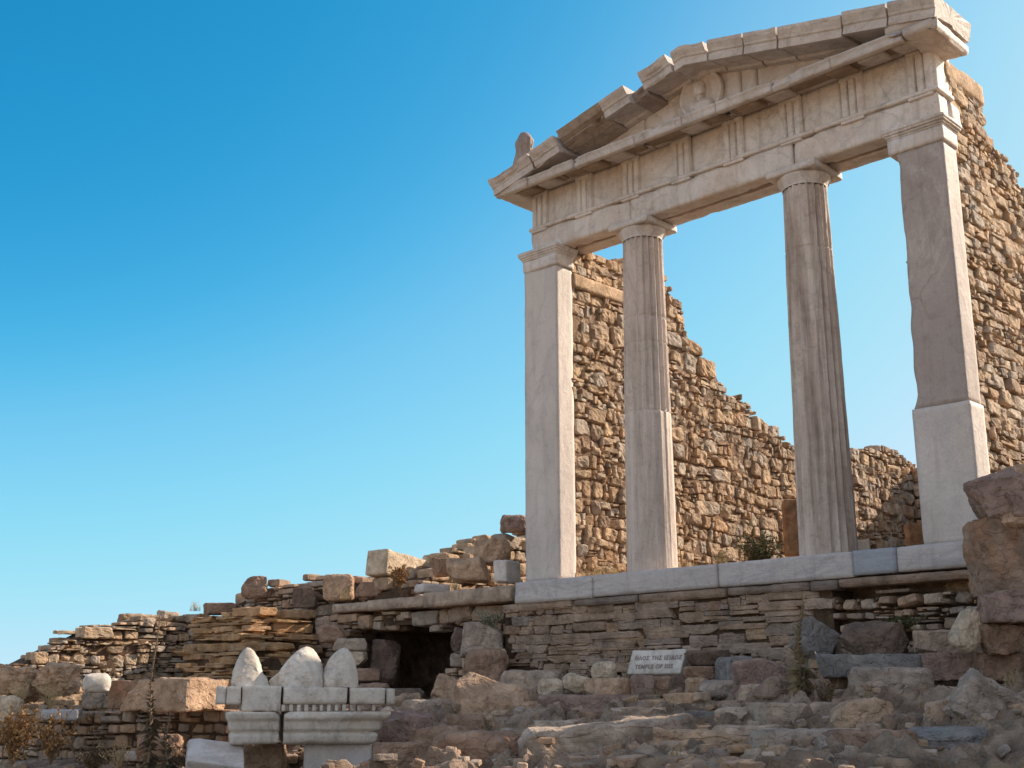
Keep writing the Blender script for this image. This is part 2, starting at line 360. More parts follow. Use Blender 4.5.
rk('rust', [(.34, .21, .13), (.27, .23, .20), (.40, .27, .18)], rust=(.38, .18, .07))
rk('purple', [(.24, .19, .18), (.31, .25, .23), (.26, .21, .20)])
rk('pale', [(.50, .45, .38), (.60, .54, .46), (.46, .41, .34)], rust=(.45, .34, .22), lichen=.1)
rk('ledge', [(.34, .30, .26), (.46, .41, .36), (.28, .26, .24)], strat=.012, lichen=.35)
M['marble_new'] = marble_mat('pale_marble', (.72, .63, .57), (.46, .41, .39), (.62, .51, .42), vs=.4, stain_amt=.4, map_=(1.2, 1.2, .5), streak=.3, crack=0)
M['marble_grey'] = marble_mat('grey_veined_marble', (.66, .59, .55), (.38, .36, .37), (.50, .45, .43), vs=.6, stain_amt=.5, map_=(.6, .6, 3.0))
M['marble_blue'] = marble_mat('blue_grey_marble', (.46, .47, .50), (.28, .31, .36), (.38, .38, .41), vs=.5, stain_amt=.5, map_=(.6, .6, 3.0))
M['marble_warm'] = marble_mat('weathered_marble', (.80, .71, .65), (.46, .38, .33), (.62, .48, .38), vs=.5, stain_amt=.75, dark=.08, streak=.45)
M['marble_cornice'] = marble_mat('patinated_marble', (.68, .59, .53), (.33, .27, .23), (.48, .36, .28), vs=.4, stain_amt=.6, dark=.12)
M['marble_dark'] = marble_mat('dark_weathered_marble', (.42, .33, .28), (.23, .18, .15), (.28, .20, .16), vs=.4, stain_amt=.8, dark=.3)
M['marble_col'] = marble_mat('streaked_column_marble', (.76, .63, .54), (.40, .31, .26), (.50, .39, .32), vs=.5, stain_amt=.6, map_=(2.2, 2.2, .35), dark=.05, streak=.6)
M['marble_colr'] = marble_mat('brown_streaked_column_marble', (.68, .56, .48), (.76, .66, .58), (.36, .26, .20), vs=.6, stain_amt=.95, map_=(2.4, 2.4, .3), dark=.15, streak=.85)
M['marble_rough'] = marble_mat('rough_broken_marble', (.52, .42, .35), (.26, .20, .16), (.34, .25, .19), vs=.5, stain_amt=.8, dark=.2)
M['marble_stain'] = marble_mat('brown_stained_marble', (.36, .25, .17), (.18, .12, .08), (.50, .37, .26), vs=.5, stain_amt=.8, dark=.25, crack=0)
M['marble_rose'] = marble_mat('rose_brown_marble', (.52, .425, .375), (.66, .57, .51), (.33, .26, .23), vs=.5, stain_amt=.6, map_=(1.2, 1.2, .5), dark=.08)
M['marble_white'] = marble_mat('white_marble', (.80, .71, .61), (.48, .42, .37), (.60, .47, .34), vs=.3, stain_amt=.7, dark=.2, streak=.5)
M['twig'] = plain_mat('dry_twig', (.16, .10, .06), (.30, .20, .11))
M['straw'] = plain_mat('dry_grass', (.42, .30, .15), (.60, .45, .24))
M['rustleaf'] = plain_mat('rusty_dry_leaves', (.36, .17, .06), (.52, .30, .13))
M['green'] = plain_mat('green_leaves', (.05, .07, .03), (.12, .13, .06))
M['grey_green'] = plain_mat('grey_green_leaves', (.20, .20, .13), (.32, .30, .20))
M['drygreen'] = plain_mat('drying_leaves', (.13, .11, .06), (.24, .17, .09))
M['darkleaf'] = plain_mat('dark_dry_leaves', (.07, .05, .03), (.16, .11, .06))
M['letter'] = plain_mat('letter_paint', (.30, .23, .21), (.32, .24, .22))
M['wood'] = stone_mat('ochre_stone', [(.22, .15, .10), (.30, .215, .14), (.20, .15, .11)], islands=False, sc=8, bd=.02)

# ------------------------------------------------------------------ ground
front = [(500, 697, 12.5), (700, 672, 11), (860, 657, 9.9), (960, 652, 9.4), (1020, 655, 8.9),
         (400, 706, 12.6), (480, 706, 11.4), (560, 708, 10.4), (640, 714, 9.8), (700, 716, 9.4), (800, 712, 8.8), (900, 708, 8.5), (1000, 696, 8.1),
         (500, 742, 9), (600, 742, 8.3), (700, 742, 7.8), (800, 745, 7.2), (900, 742, 7), (1000, 735, 6.8),
         (440, 775, 8), (600, 775, 6.9), (750, 776, 6.3), (900, 778, 6), (1020, 778, 5.8),
         (380, 722, 11.3), (340, 712, 12.2), (300, 740, 10.3), (300, 800, 8.6), (220, 790, 9.2), (100, 800, 9.5), (0, 800, 9.5), (380, 800, 8.4), (330, 806, 8.2), (260, 806, 8.3), (330, 806, 7.4), (400, 800, 7.6)]
CP = [atD(*c) for c in front]
CP += [np.array(c, float) for c in [(-7.2, -1.2, -1.25), (-6.2, -.4, -1.2), (-7.6, -.4, -1.2), (-6.6, -1.9, -1.3), (-7.6, -2.0, -1.35), (-5.0, -.3, -1.22),
      (6.4, -9.5, -2.85), (3, -10, -2.9), (5, -12, -3), (10, -9, -2.6), (0, -9, -2.9), (-6, -8, -2.8), (-13, -8, -2.7), (-9, -6, -2.5), (4.7, -7.2, -2.3), (3, -7, -2.2),
      (7.2, -7.0, -2.1), (6, -4.5, -1.2), (8, -4, -.9), (5, -2, -.6), (8, -1.5, -.2), (11, -5, -.9), (3.6, -.6, -.75), (-3, -6.5, -2.3), (-6, -4, -1.9), (-7.7, -3.4, -1.8), (-4.2, -4, -1.7)]]
CP = np.array(CP)
BP = np.array([(0, 1, -.05), (0, 4, -.05), (0, 8, .0), (-2.4, 3, 0), (2.4, 3, .1), (-4.4, .6, -.02), (-4, 2.5, .1), (-6, .8, .0), (-8, 1, .0), (-6, 3, .3), (-8.7, 0, -.1),
      (-8.9, -1, -.5), (-9, -2.2, -1.1), (-9, -3.4, -1.4), (-9, -5, -1.8), (-14, -3, -1.6), (-14, 2, -1.3), (-20, 0, -2.2), (-12, 6, -1.0), (0, 12, .3), (-8, 12, -.6), (5, 5, .3), (6, 1.5, .9), (10, 3, 1.2), (4, 1, .3), (10, 10, .6), (3.6, 4, .2)], float)
def idw(P, X, Y, pw=3.2):
    z = np.zeros(X.shape); s = np.zeros(X.shape)
    for c in P:
        wgt = 1/((X-c[0])**2+(Y-c[1])**2+.02)**(pw/2); z += wgt*c[2]; s += wgt
    return z/s
def sstep(a, b, x):
    t = np.clip((x-a)/(b-a), 0, 1); return t*t*(3-2*t)
def height(X, Y):
    zf = idw(CP, X, Y); zb = idw(BP, X, Y)
    P = np.stack([X, Y, X*0], -1)
    # bedrock ledges: stepped strata on the foreground slope
    amp = sstep(-4.5, -1.5, X)*sstep(-10.5, -6.5, Y)
    wx = P+.35*np.stack([fbm(P*1.1, 21, 2), fbm(P*1.1+9, 22, 2), P[..., 0]*0], -1)
    n1 = fbm(wx*np.array([.9, 1.6, 1]), 3, 4); n2 = fbm(P*4.1, 8, 5); n3 = fbm(P*11, 9, 3)
    w2 = wx+.5*np.stack([fbm(P*.8+3, 31, 3), fbm(P*.8+7, 32, 3), P[..., 0]*0], -1)
    rg = 1-np.abs(fbm(w2@rotz(.5).T*np.array([.9, 3.6, 1]), 13, 4))*3.2; rg = np.clip(rg, 0, 1)**1.6
    cr = np.clip(.10-np.abs(fbm(w2@rotz(-.3).T*np.array([1.1, 2.6, 1]), 17, 4)), 0, 1)*10
    blk = hash3(np.floor(np.stack([w2[..., 0]*1.6, w2[..., 1]*2.6+.8*hash3(np.floor(np.stack([w2[..., 0]*1.6]*3, -1)), 2), w2[..., 0]*0], -1)), 6)
    zz = zf+.13*n1*amp+.06*n2*(.3+amp)+.10*rg*amp-.07*cr*amp+.05*blk*amp+.018*n3*(.3+amp)
    st = .06; k = zz/st+1.3*n2; fr = k-np.floor(k); terr = (np.floor(k)+sstep(.35, .6, fr)-1.3*n2)*st
    zf = zz+(terr-zz)*.4*amp
    zb = zb+.04*fbm(P*2, 4, 4)
    inb = ((X > -8.6) & (X < 14))*sstep(.28, .42, Y-2.6*sstep(-6.0, -5.7, X)*(1-sstep(-3.7, -3.4, X)))
    inb = np.maximum(inb*(X > -8.6), sstep(-8.45, -8.6, X)*1.0)
    inb = np.where(X < -8.45, np.maximum(sstep(-8.45, -8.6, X), inb), inb)
    z = zf*(1-inb)+zb*inb
    R = np.hypot(X, Y); far = sstep(16, 34, R)
    return z*(1-far)+(-3.2)*far
def axis(lo, hi, f0, f1, fine):
    a = list(np.arange(f0, f1, fine)); L = []; Rr = []
    s = fine; x = f0
    while x > lo:
        s *= 1.04 if s < .09 else 1.22; x -= s; L.append(x)
    s = fine; x = a[-1]
    while x < hi:
        s *= 1.04 if s < .09 else 1.22; x += s; Rr.append(x)
    return np.array(L[::-1]+a+Rr)
gx = axis(-900, 900, -3.5, 3.6, .022); gy = axis(-900, 900, -5.0, .3, .022)
GX, GY = np.meshgrid(gx, gy, indexing='ij'); GZ = height(GX, GY)
mb = MB(); idx = np.arange(GX.size).reshape(GX.shape)
mb.add(np.stack([GX, GY, GZ], -1), np.stack([idx[:-1, :-1], idx[1:, :-1], idx[1:, 1:], idx[:-1, 1:]], -1).reshape(-1, 4))
M['ground'] = ground_mat(stone_mat('rocky_ground', [(.14, .11, .09), (.28, .235, .195), (.40, .35, .30), (.20, .165, .135), (.48, .41, .345)], islands=False, sc=5, bd=.06, strat=.008, lichen=.25))
ground = mb.build('ground', M['ground'], smooth=False); tag(ground, kind='structure')
def gz(x, y): return float(height(np.array([[x]]), np.array([[y]]))[0, 0])

# ------------------------------------------------------------------ masonry
def courses(u0, u1, v0, v1, hr, ar, rs, thin=.3, split=.2):
    """irregular coursed rubble: list of (u,v,w,h)"""
    out = []; v = v0
    while v < v1:
        h = rs.uniform(*hr); u = u0-rs.uniform(0, .2)
        while u < u1:
            ww = h*rs.uniform(*ar); k = rs.rand()
            if k < thin and h > hr[0]*1.1:
                m = rs.randint(2, 4); cuts_ = np.sort(rs.uniform(.2, .8, m-1)); cc = np.concatenate([[0], cuts_, [1]])
                for a, b in zip(cc[:-1], cc[1:]):
                    if rs.rand() < .45: out += [(u+ww*.25, v+h*(a+b)/2, ww*.5, h*(b-a)), (u+ww*.75, v+h*(a+b)/2, ww*.5, h*(b-a))]
                    else: out.append((u+ww/2, v+h*(a+b)/2, ww, h*(b-a)))
            elif k < thin+split:
                f = rs.uniform(.55, .8); out.append((u+ww*f/2, v+h/2, ww*f, h)); g = rs.uniform(.35, .65)
                out.append((u+ww*(f+1)/2, v+h*g/2, ww*(1-f), h*g)); out.append((u+ww*(f+1)/2, v+h*(g+1)/2, ww*(1-f), h*(1-g)))
            else: out.append((u+ww/2, v+h/2, ww, h))
            u += ww
        v += h
    return np.array(out)
def masonry(name, mat, O, U, Nn, L, v0, top, hr, ar, seed, parent=None, thick=.45, back=None, depth=.13, prot=.03, n=5, thin=.3, split=.2,
            hole=None, gap=.006, warp=.06, rot=.05, rnd=.45, cuts=3, amp=.1, both=False, batter=0, freq=2.2, mbk='mortar', extra=None, inset=.05):
    """dry stone wall: O origin at the foot, U along it, Nn the way its face looks, top(u) its ruined crest"""
    rs = RS(seed); O = np.array(O, float); U = np.array(U, float); U /= np.linalg.norm(U); Nn = np.array(Nn, float); Z = np.array([0, 0, 1.])
    tmax = max(top(x) for x in np.linspace(0, L, 40))
    mbw = MB()
    for side in ((0, 1) if both else (0,)):
        c = courses(0, L, v0, tmax+.2, hr, ar, rs, thin, split)
        P2 = np.stack([c[:, 0], c[:, 1], np.full(len(c), seed*1.7+side*9)], -1)
        c[:, 1] += warp*fbm(P2*np.array([1.1, 1.1, 1]), seed, 2)*np.where(c[:, 1] > v0+.1, 1, .3)
        c[:, 0] += warp*.8*fbm(P2*np.array([1.3, 1.3, 1])+40, seed, 2)
        tp = np.array([top(x) for x in c[:, 0]])
        keep = (c[:, 1]+c[:, 3]*.35 < tp) & (c[:, 0]-c[:, 2]*.3 > -.02) & (c[:, 0]+c[:, 2]*.3 < L+.02)
        if hole is not None: keep &= ~np.array([hole(a, b) for a, b in c[:, :2]])
        c = c[keep]; S = len(c)
        if side == 0: nn = Nn; off = 0
        else: nn = -Nn; off = -thick
        pr = rs.uniform(-prot, prot, S)+batter*(tmax-c[:, 1])
        C = O+c[:, 0:1]*U+c[:, 1:2]*Z+nn*(pr-depth)[:, None]+Nn*off
        H = np.stack([np.maximum(c[:, 2]/2-gap, .008), rs.uniform(.85, 1.15, S)*depth, np.maximum(c[:, 3]/2-gap, .008)], -1)
        H[:, 0] *= 1.03; H[:, 2] *= 1.03
        B = np.stack([U, nn, Z], 1)
        a = rs.normal(0, rot, S)*np.minimum(1, 1.2*H[:, 2]/H[:, 0]); b2 = rs.normal(0, rot*.8, S)
        Rl = np.zeros((S, 3, 3))
        for i in range(S): Rl[i] = B@roty(a[i])@rotz(b2[i])
        for s0 in range(0, S, 400):
            V, F = rocks(C[s0:s0+400], H[s0:s0+400], Rl[s0:s0+400], seed+s0, n, rnd, cuts, (.66, .92), amp, freq); mbw.add(V, F if np.linalg.det(B) > 0 else F[:, ::-1])
    w_ = mbw.build(name, mat, parent, smooth=False)
    # rubble core of the wall
    if back is None: back = True
    if back:
        bm_ = MB(); m = max(4, int(L/.08)); us = np.linspace(.02, L-.02, m)
        tt = np.array([top(x) for x in us])-inset*1.4-.10*(v0 > -.6)
        segs = [(us, np.full(m, v0-.3), tt)] if extra is None else extra(us, v0, tt)
        for us_, lo_, hi_ in segs:
            hi_ = np.maximum(hi_, lo_+.02); mm = len(us_)
            f0 = inset; f1 = thick-inset if both else thick
            fr0 = -f0+batter*(tmax-hi_)*.8; fr1 = -f0+batter*(tmax-lo_)*.8
            ring = [O+us_[:, None]*U+hi_[:, None]*Z+Nn*fr0[:, None], O+us_[:, None]*U+hi_[:, None]*Z-Nn*f1, O+us_[:, None]*U+lo_[:, None]*Z-Nn*f1, O+us_[:, None]*U+lo_[:, None]*Z+Nn*fr1[:, None]]
            V = np.stack(ring, 1); ix = np.arange(mm*4).reshape(mm, 4); nx = np.roll(ix, -1, 1)
            F = np.stack([ix[:-1], nx[:-1], nx[1:], ix[1:]], -1).reshape(-1, 4)
            F = np.concatenate([F, [ix[0][::-1]], [ix[-1]]]); bm_.add(V, F)
        bm_.build('wall_core', M[mbk], w_, smooth=False)
    return w_
def prof(pts, jag=.05, seed=0, fr=3.):
    xs = np.array([p[0] for p in pts]); zs = np.array([p[1] for p in pts])
    def f(u): return float(np.interp(u, xs, zs)+jag*vnoise(np.array([u*fr, seed*3.3, .5]), seed))
    return f

# ------------------------------------------------------------------ the temple
W = 2.45
temple = empty('ruined_temple', (0, 0, 0))
tag(temple, 'ruined marble temple front with two columns, pediment and rough stone side walls', 'temple')
HB = 3.665
# stylobate
cuts_x = [-2.53, -1.46, .02, 1.38, 1.77, 2.62]
for k, (a, b) in enumerate(zip(cuts_x[:-1], cuts_x[1:])):
    m_ = MB(); wornbox(m_, (a+.004, -.09+[0, .0, .01, .0, .005][k], -.215+[-.01, 0, .0, .01, .012][k]), (b-.004, .62, 0.001*k), step=.035, wear=.008, chip=.03, seed=k+1)
    o = m_.build('stylobate_block', M['marble_grey'] if k != 3 else M['marble_blue'], temple)
# antae
def anta(x0, x1, pieces, seed):
    m_ = MB(); mats = []
    first = None
    a = empty('anta'); a.parent = temple
    for j, (z0, z1, mt, dx0, dx1, dy, fn) in enumerate(pieces):
        q = MB(); wornbox(q, (x0-dx0, -dy, z0+.002), (x1+dx1, .27, z1-.002), step=.04, wear=.006, chip=.014, rough=.003, seed=seed+j, fn=fn)
        q.build('pier', M[mt], a)
    # capital: neck band, cyma and fillet running round three sides
    q = MB()
    wornbox(q, (x0-.015, -.015, HB-.235), (x1+.015, .285, HB-.10), step=.03, wear=.004, chip=.02, seed=seed+5)
    for (e, z0, z1) in ((.018, HB-.10, HB-.082), (.03, HB-.082, HB-.06), (.045, HB-.06, HB-.04), (.052, HB-.04, HB-.001)):
        wornbox(q, (x0-e, -e, z0), (x1+e, .27+e, z1), step=.03, wear=.004, chip=.012, seed=seed+6)
    q.build('capital', M['marble_warm'], a); return a
anta(-W, -W+.475, [(0, HB-.235, 'marble_new', 0, 0, 0, None)], 20)
def broken(p):
    # the inner edge of the old upper piece has broken away in a long shallow curve
    z = p[:, 2]; e = np.interp(z, [1.13, 1.25, 1.9, 2.6, 3.0, 3.3, 3.45], [.0, .035, .05, .07, .06, .065, .035])+.012*vnoise(np.stack([z*6, z*0, z*0], -1), 4)
    t = np.clip((W-.1-p[:, 0])/.37, 0, 1); p = p.copy(); p[:, 0] += e*t; p[:, 1] += .02*t*np.clip(fbm(p*3, 4, 3), 0, 1)*(p[:, 1] < .1); return p
anta(W-.475, W, [(0, 1.135, 'marble_new', .0, .016, .012, None), (1.135, HB-.235, 'marble_rose', 0, 0, 0, broken)], 30)
# columns
def column(cx, mat, joints, smooth_to, seed, wob):
    c = empty('column', (cx, .255, 0)); c.parent = temple
    ztop = HB-.185; rows = list(np.linspace(0, ztop, 110))
    for j in joints: rows += [j-.012, j-.004, j+.004, j+.012]
    z = np.array(sorted(rows)); th = np.arange(280)*2*math.pi/280
    Z, T_ = np.meshgrid(z, th, indexing='ij')
    R = .255-.045*(Z/ztop)-.004*np.sin(Z/ztop*math.pi)*-1
    P = np.stack([np.cos(T_)*2, np.sin(T_)*2, Z], -1)
    fl = .027*sstep(smooth_to-.04, smooth_to+.04, Z) if smooth_to > 0 else .029+0*Z
    wear = np.clip(.75+1.3*fbm(P*np.array([1, 1, .7]), seed, 3), .25, 1) if wob > .004 else 1
    R = R-fl*wear*np.abs(np.sin(10*T_+.3))
    if smooth_to > 0: R = R-.006*(1-sstep(smooth_to-.04, smooth_to+.04, Z))*np.abs(np.sin(10*T_+.3))**.5
    R = R+wob*fbm(P*np.array([3, 3, 2]), seed+1, 4)-wob*2.5*np.clip(fbm(P*np.array([2.2, 2.2, .9]), seed+3, 3)-.25, 0, 1)
    for j in joints:
        jz = j+.012*np.sin(T_+seed); d = np.abs(Z-j); R = R-np.where(d < .006, .014, 0)*np.clip(.6+fbm(P*4, seed+6, 2), .2, 1.3)
        R = R-.02*np.exp(-(d/.03)**2)*np.clip(fbm(P*3+5, seed+9, 2)-.1, 0, 1)
    V = np.stack([R*np.cos(T_), R*np.sin(T_), Z], -1); ix = np.arange(V[..., 0].size).reshape(V.shape[:2]); nx = np.roll(ix, -1, 1)
    m_ = MB(); m_.add(V, np.stack([ix[:-1], nx[:-1], nx[1:], ix[1:]], -1).reshape(-1, 4))
    m_.build('shaft', M[mat], c)
    # doric capital: annulets and echinus turned, square abacus
    pr = [(.208, ztop-.002), (.213, ztop+.005), (.206, ztop+.01), (.216, ztop+.022), (.218, ztop+.03), (.236, ztop+.058), (.246, ztop+.078), (.252, ztop+.098), (.25, ztop+.11), (.2, ztop+.111)]
    q = MB(); th = np.arange(72)*2*math.pi/72; V = np.array([[(r*math.cos(t), r*math.sin(t), zz) for t in th] for r, zz in pr])
    V += .003*fbm(V*9, seed, 3)[..., None]; V[..., :2] *= (1-.05*np.clip(fbm(V*np.array([3, 3, 1.])+seed, seed+2, 2)-.25, 0, 1))[..., None]
    ix = np.arange(V[..., 0].size).reshape(V.shape[:2]); nx = np.roll(ix, -1, 1); q.add(V, np.stack([ix[:-1], nx[:-1], nx[1:], ix[1:]], -1).reshape(-1, 4))
    wornbox(q, (-.262, -.262, ztop+.112), (.262, .262, HB-.003), step=.025, wear=.005, chip=.018, seed=seed+3)
    q.build('capital', M['marble_warm'], c, smooth=True)
column(-.975, 'marble_col', [2.62, 2.34, 1.62], 1.62, 3, .0035)
column(.97, 'marble_colr', [2.86], 0, 8, .009)
# architrave: two beams side by side, three blocks each in front
m_ = MB()
ya = .07
for k, (a, b) in enumerate([(-W+.05, -.985), (-.979, .965), (.971, W-.03)]):
    wornbox(m_, (a, ya, HB), (b, ya+.185, 3.93), step=.035, wear=.006, chip=.05, seed=40+k)
    wornbox(m_, (a, ya+.25, HB+.012), (b, ya+.46, 3.93), step=.05, wear=.01, chip=.05, seed=50+k)
arch = m_.build('architrave', M['marble_warm'], temple)
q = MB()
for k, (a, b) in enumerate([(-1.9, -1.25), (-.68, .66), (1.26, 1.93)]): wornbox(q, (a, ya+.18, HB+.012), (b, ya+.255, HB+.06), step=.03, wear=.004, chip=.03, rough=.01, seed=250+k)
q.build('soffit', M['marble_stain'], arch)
m_ = MB()
for k, (a, b) in enumerate([(-W+.03, -.9), (-.895, .30), (.305, 1.22), (1.225, W-.01)]):
    wornbox(m_, (a, ya-.03, 3.932), (b, ya+.3, 3.972), step=.02, wear=.004, chip=.018, seed=60+k)
m_.build('taenia', M['marble_warm'], arch)
# frieze with triglyphs
m_ = MB(); TG = [-2.27, -1.61, -.965, -.31, .325, .97, 1.62, 2.275]
edges = [-W+.055, -1.72, -1.09, -.19, .43, 1.09, 1.50, W-.035]
for k, (a, b) in enumerate(zip(edges[:-1], edges[1:])):
    wornbox(m_, (a+.003, ya+.02+.006*(k % 2), 3.974), (b-.003, ya+.33, 4.385), step=.04, wear=.006, chip=.02, seed=70+k)
frieze = m_.build('frieze', M['marble_warm'], temple)
for k, x in enumerate(TG):
    q = MB(); x0 = max(x-.115, -W+.05); x1 = min(x+.115, W-.03); ww = (x1-x0)/3
    for j in range(3):
        a = x0+ww*j; g = .013
        pr_ = [(a+g, ya-.012), (a+ww-g, ya-.012), (a+ww-.001, ya+.012), (a+ww-.001, ya+.04), (a+.001, ya+.04), (a+.001, ya+.012)]
        nz = 14; zs = np.linspace(3.975, 4.335, nz); V = np.array([[(px_, py_, z_) for px_, py_ in pr_] for z_ in zs]); V[..., 1] += .004*fbm(V*11, k, 3)+.02*np.clip(fbm(V*5+k*3, k, 2)-.3, 0, 1)
        ix = np.arange(nz*6).reshape(nz, 6); nx = np.roll(ix, -1, 1); q.add(V, np.stack([ix[:-1], nx[:-1], nx[1:], ix[1:]], -1).reshape(-1, 4))
    wornbox(q, (x0, ya-.016, 4.333), (x1, ya+.06, 4.383), step=.025, wear=.003, chip=.012, seed=80+k)
    wornbox(q, (x0, ya-.028, 3.905), (x1, ya+.03, 3.9305), step=.03, wear=.003, chip=.02, seed=90+k)
    q.build('triglyph', M['marble_warm'], frieze, smooth=False)
# horizontal cornice (geison) with mutules under the soffit
gp = [(.42, 4.39), (.04, 4.39), (.03, 4.386), (-.18, 4.380), (-.225, 4.325), (-.245, 4.303), (-.30, 4.303), (-.305, 4.375), (-.318, 4.385), (-.318, 4.402), (.42, 4.43)]
m_ = MB(); gb = [-2.61, -2.12, -1.45, -.62, -.02, .38, 1.0, 1.62, 2.31]
for k, (a, b) in enumerate(zip(gb[:-1], gb[1:])):
    strip(m_, gp, a, b, step=.025, chip=.05 if k > 1 else .02, rough=.005, seed=100+k, center=(-.02, 4.392), thr=.18)
geison = m_.build('cornice', M['marble_cornice'], temple)
for k in range(15):
    q = MB(); x = -2.27+k*.325
    if k in (2, 5, 6, 8, 11): continue
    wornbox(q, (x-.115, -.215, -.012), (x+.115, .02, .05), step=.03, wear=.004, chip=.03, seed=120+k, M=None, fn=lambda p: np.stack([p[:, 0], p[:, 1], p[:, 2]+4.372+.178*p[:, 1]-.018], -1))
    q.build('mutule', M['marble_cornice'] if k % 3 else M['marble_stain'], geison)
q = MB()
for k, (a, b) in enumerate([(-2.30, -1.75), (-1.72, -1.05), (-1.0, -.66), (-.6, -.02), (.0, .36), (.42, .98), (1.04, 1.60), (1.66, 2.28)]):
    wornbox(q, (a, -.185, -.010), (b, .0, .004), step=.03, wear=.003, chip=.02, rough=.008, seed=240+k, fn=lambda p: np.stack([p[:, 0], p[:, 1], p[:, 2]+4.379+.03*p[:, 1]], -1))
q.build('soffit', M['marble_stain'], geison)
# tympanum
SL = .223; ZA = 5.13
def rake(x): return ZA-SL*abs(x-.05)
m_ = MB(); tj = [-2.3, -1.5, -.78, -.25, .44, .62, 1.35, 2.3]
for k, (a, b) in enumerate(zip(tj[:-1], tj[1:])):
    def fn(p, a=a, b=b):
        top_ = ZA-.12-SL*np.abs(p[:, 0]-.05); top_ = np.maximum(top_, 4.43); z = 4.405+(p[:, 2]-4.405)*(top_-4.405); return np.stack([p[:, 0], p[:, 1], z], -1)
    wornbox(m_, (a+.004, .085+.008*(k % 3), 4.405), (b-.004, .35, 5.405), step=.045, wear=.004, chip=.01, seed=130+k, fn=fn)
tymp = m_.build('tympanum', M['marble_warm'], temple)
# weathered round relief with a worn bust
q = MB(); cx, cz_ = onp(702, 95, 1, .06)[[0, 2]]; r0 = .25
rr = [(r0+.012, .03), (r0+.008, -.018), (r0-.006, -.024), (r0-.02, -.018), (r0-.03, .004), (r0-.05, .022), (.14, .024), (.03, .025), (.0015, .025)]
th = np.arange(64)*2*math.pi/64; V = np.array([[(cx+r*math.cos(t), .046+d, cz_+r*math.sin(t)) for t in th] for r, d in rr]); V[..., 1] += .003*fbm(V*20, 2, 2)
ix = np.arange(V[..., 0].size).reshape(V.shape[:2]); nx = np.roll(ix, -1, 1); q.add(V, np.stack([ix[:-1], nx[:-1], nx[1:], ix[1:]], -1).reshape(-1, 4))
Vr, Fr = rocks([(cx-.02, .055, cz_+.06)], [(.062, .06, .082)], np.eye(3), 5, 12, .9, 4, (.7, .9), .16, 2.2); q.add(Vr, Fr)
Vr, Fr = rocks([(cx-.02, .06, cz_-.04)], [(.045, .045, .06)], np.eye(3), 6, 8, .8, 1, (.8, .9), .1, 2.2); q.add(Vr, Fr)
Vr, Fr = rocks([(cx+.0, .06, cz_-.135)], [(.14, .055, .07)], roty(.1), 8, 12, .9, 2, (.8, .95), .14, 3); q.add(Vr, Fr)
for j in range(6):
    t = np.linspace(0, 1, 9)[:, None]; a = np.array([cx+.02+.018*j, .02, cz_-.06-.004*j*j]); b = np.array([cx-.02+.03*j, .01, cz_-.17])
    tube(q, a+(b-a)*t+np.array([.015, 0, 0])*np.sin(t*3), .007, 6)
q.build('medallion', M['marble_warm'], tymp)
# raking cornice blocks
rp = [(.34, .0), (.02, .0), (.0, .018), (-.27, -.012), (-.285, -.03), (-.325, -.03), (-.33, .045), (-.345, .055), (-.352, .075), (-.385, .125), (-.39, .155), (.34, .165)]
rpb = [(.34, .0), (.02, -.02), (-.14, -.012), (-.22, .01), (-.29, .02), (-.265, .055), (-.33, .075), (-.36, .105), (-.33, .12), (-.37, .16), (.34, .168)]
rpi = [(.34, 0), (.02, 0), (-.22, .0), (-.25, .07), (-.26, .13), (.34, .14)]
#  x0, x1, side, raise, profile, mat, chip, tilt
blocks = [(-2.62, -2.0, -1, -.02, rp, 'marble_cornice', .03, 0), (-1.99, -1.62, -1, -.02, rp, 'marble_cornice', .03, 0),
          (-1.60, -.99, -1, .01, rpb, 'marble_rough', .075, .0), (-.985, -.645, -1, .0, rp, 'marble_cornice', .02, .01), (-.66, -.46, -1, -.005, rpi, 'marble_dark', .05, 0),
          (-.465, -.10, -1, .022, rp, 'marble_cornice', .02, .02), (-.075, .33, 0, .0, rp, 'marble_cornice', .03, 0), (.335, .74, 1, 0, rp, 'marble_cornice', .02, 0),
          (.745, 1.11, 1, .0, rp, 'marble_cornice', .03, 0), (1.12, 1.77, 1, -.005, rp, 'marble_cornice', .06, 0), (1.775, 2.20, 1, .02, rp, 'marble_cornice', .02, 0), (2.205, 2.64, 1, .03, rp, 'marble_cornice', .02, 0)]
for k, (a, b, sd_, up_, pf, mt, chp, tilt) in enumerate(blocks):
    q = MB(); ang = math.atan(SL)*sd_
    Mr = roty(ang+tilt); xm = (a+b)/2; hl = (b-a)/2/math.cos(ang)
    strip(q, pf, -hl, hl, step=.022, chip=chp, rough=.004 if mt != 'marble_dark' else .012, seed=140+k, M=Mr, O=(xm, 0, rake(xm)-.165+up_), center=(-.05, .075), thr=.15 if chp < .1 else 0)
    if sd_ == 0:
        for v_ in q.V: v_[:, 2] += np.array([rake(x_) for x_ in v_[:, 0]])-rake(xm)
    q.build('raking_cornice_block', M[mt], temple, smooth=False)
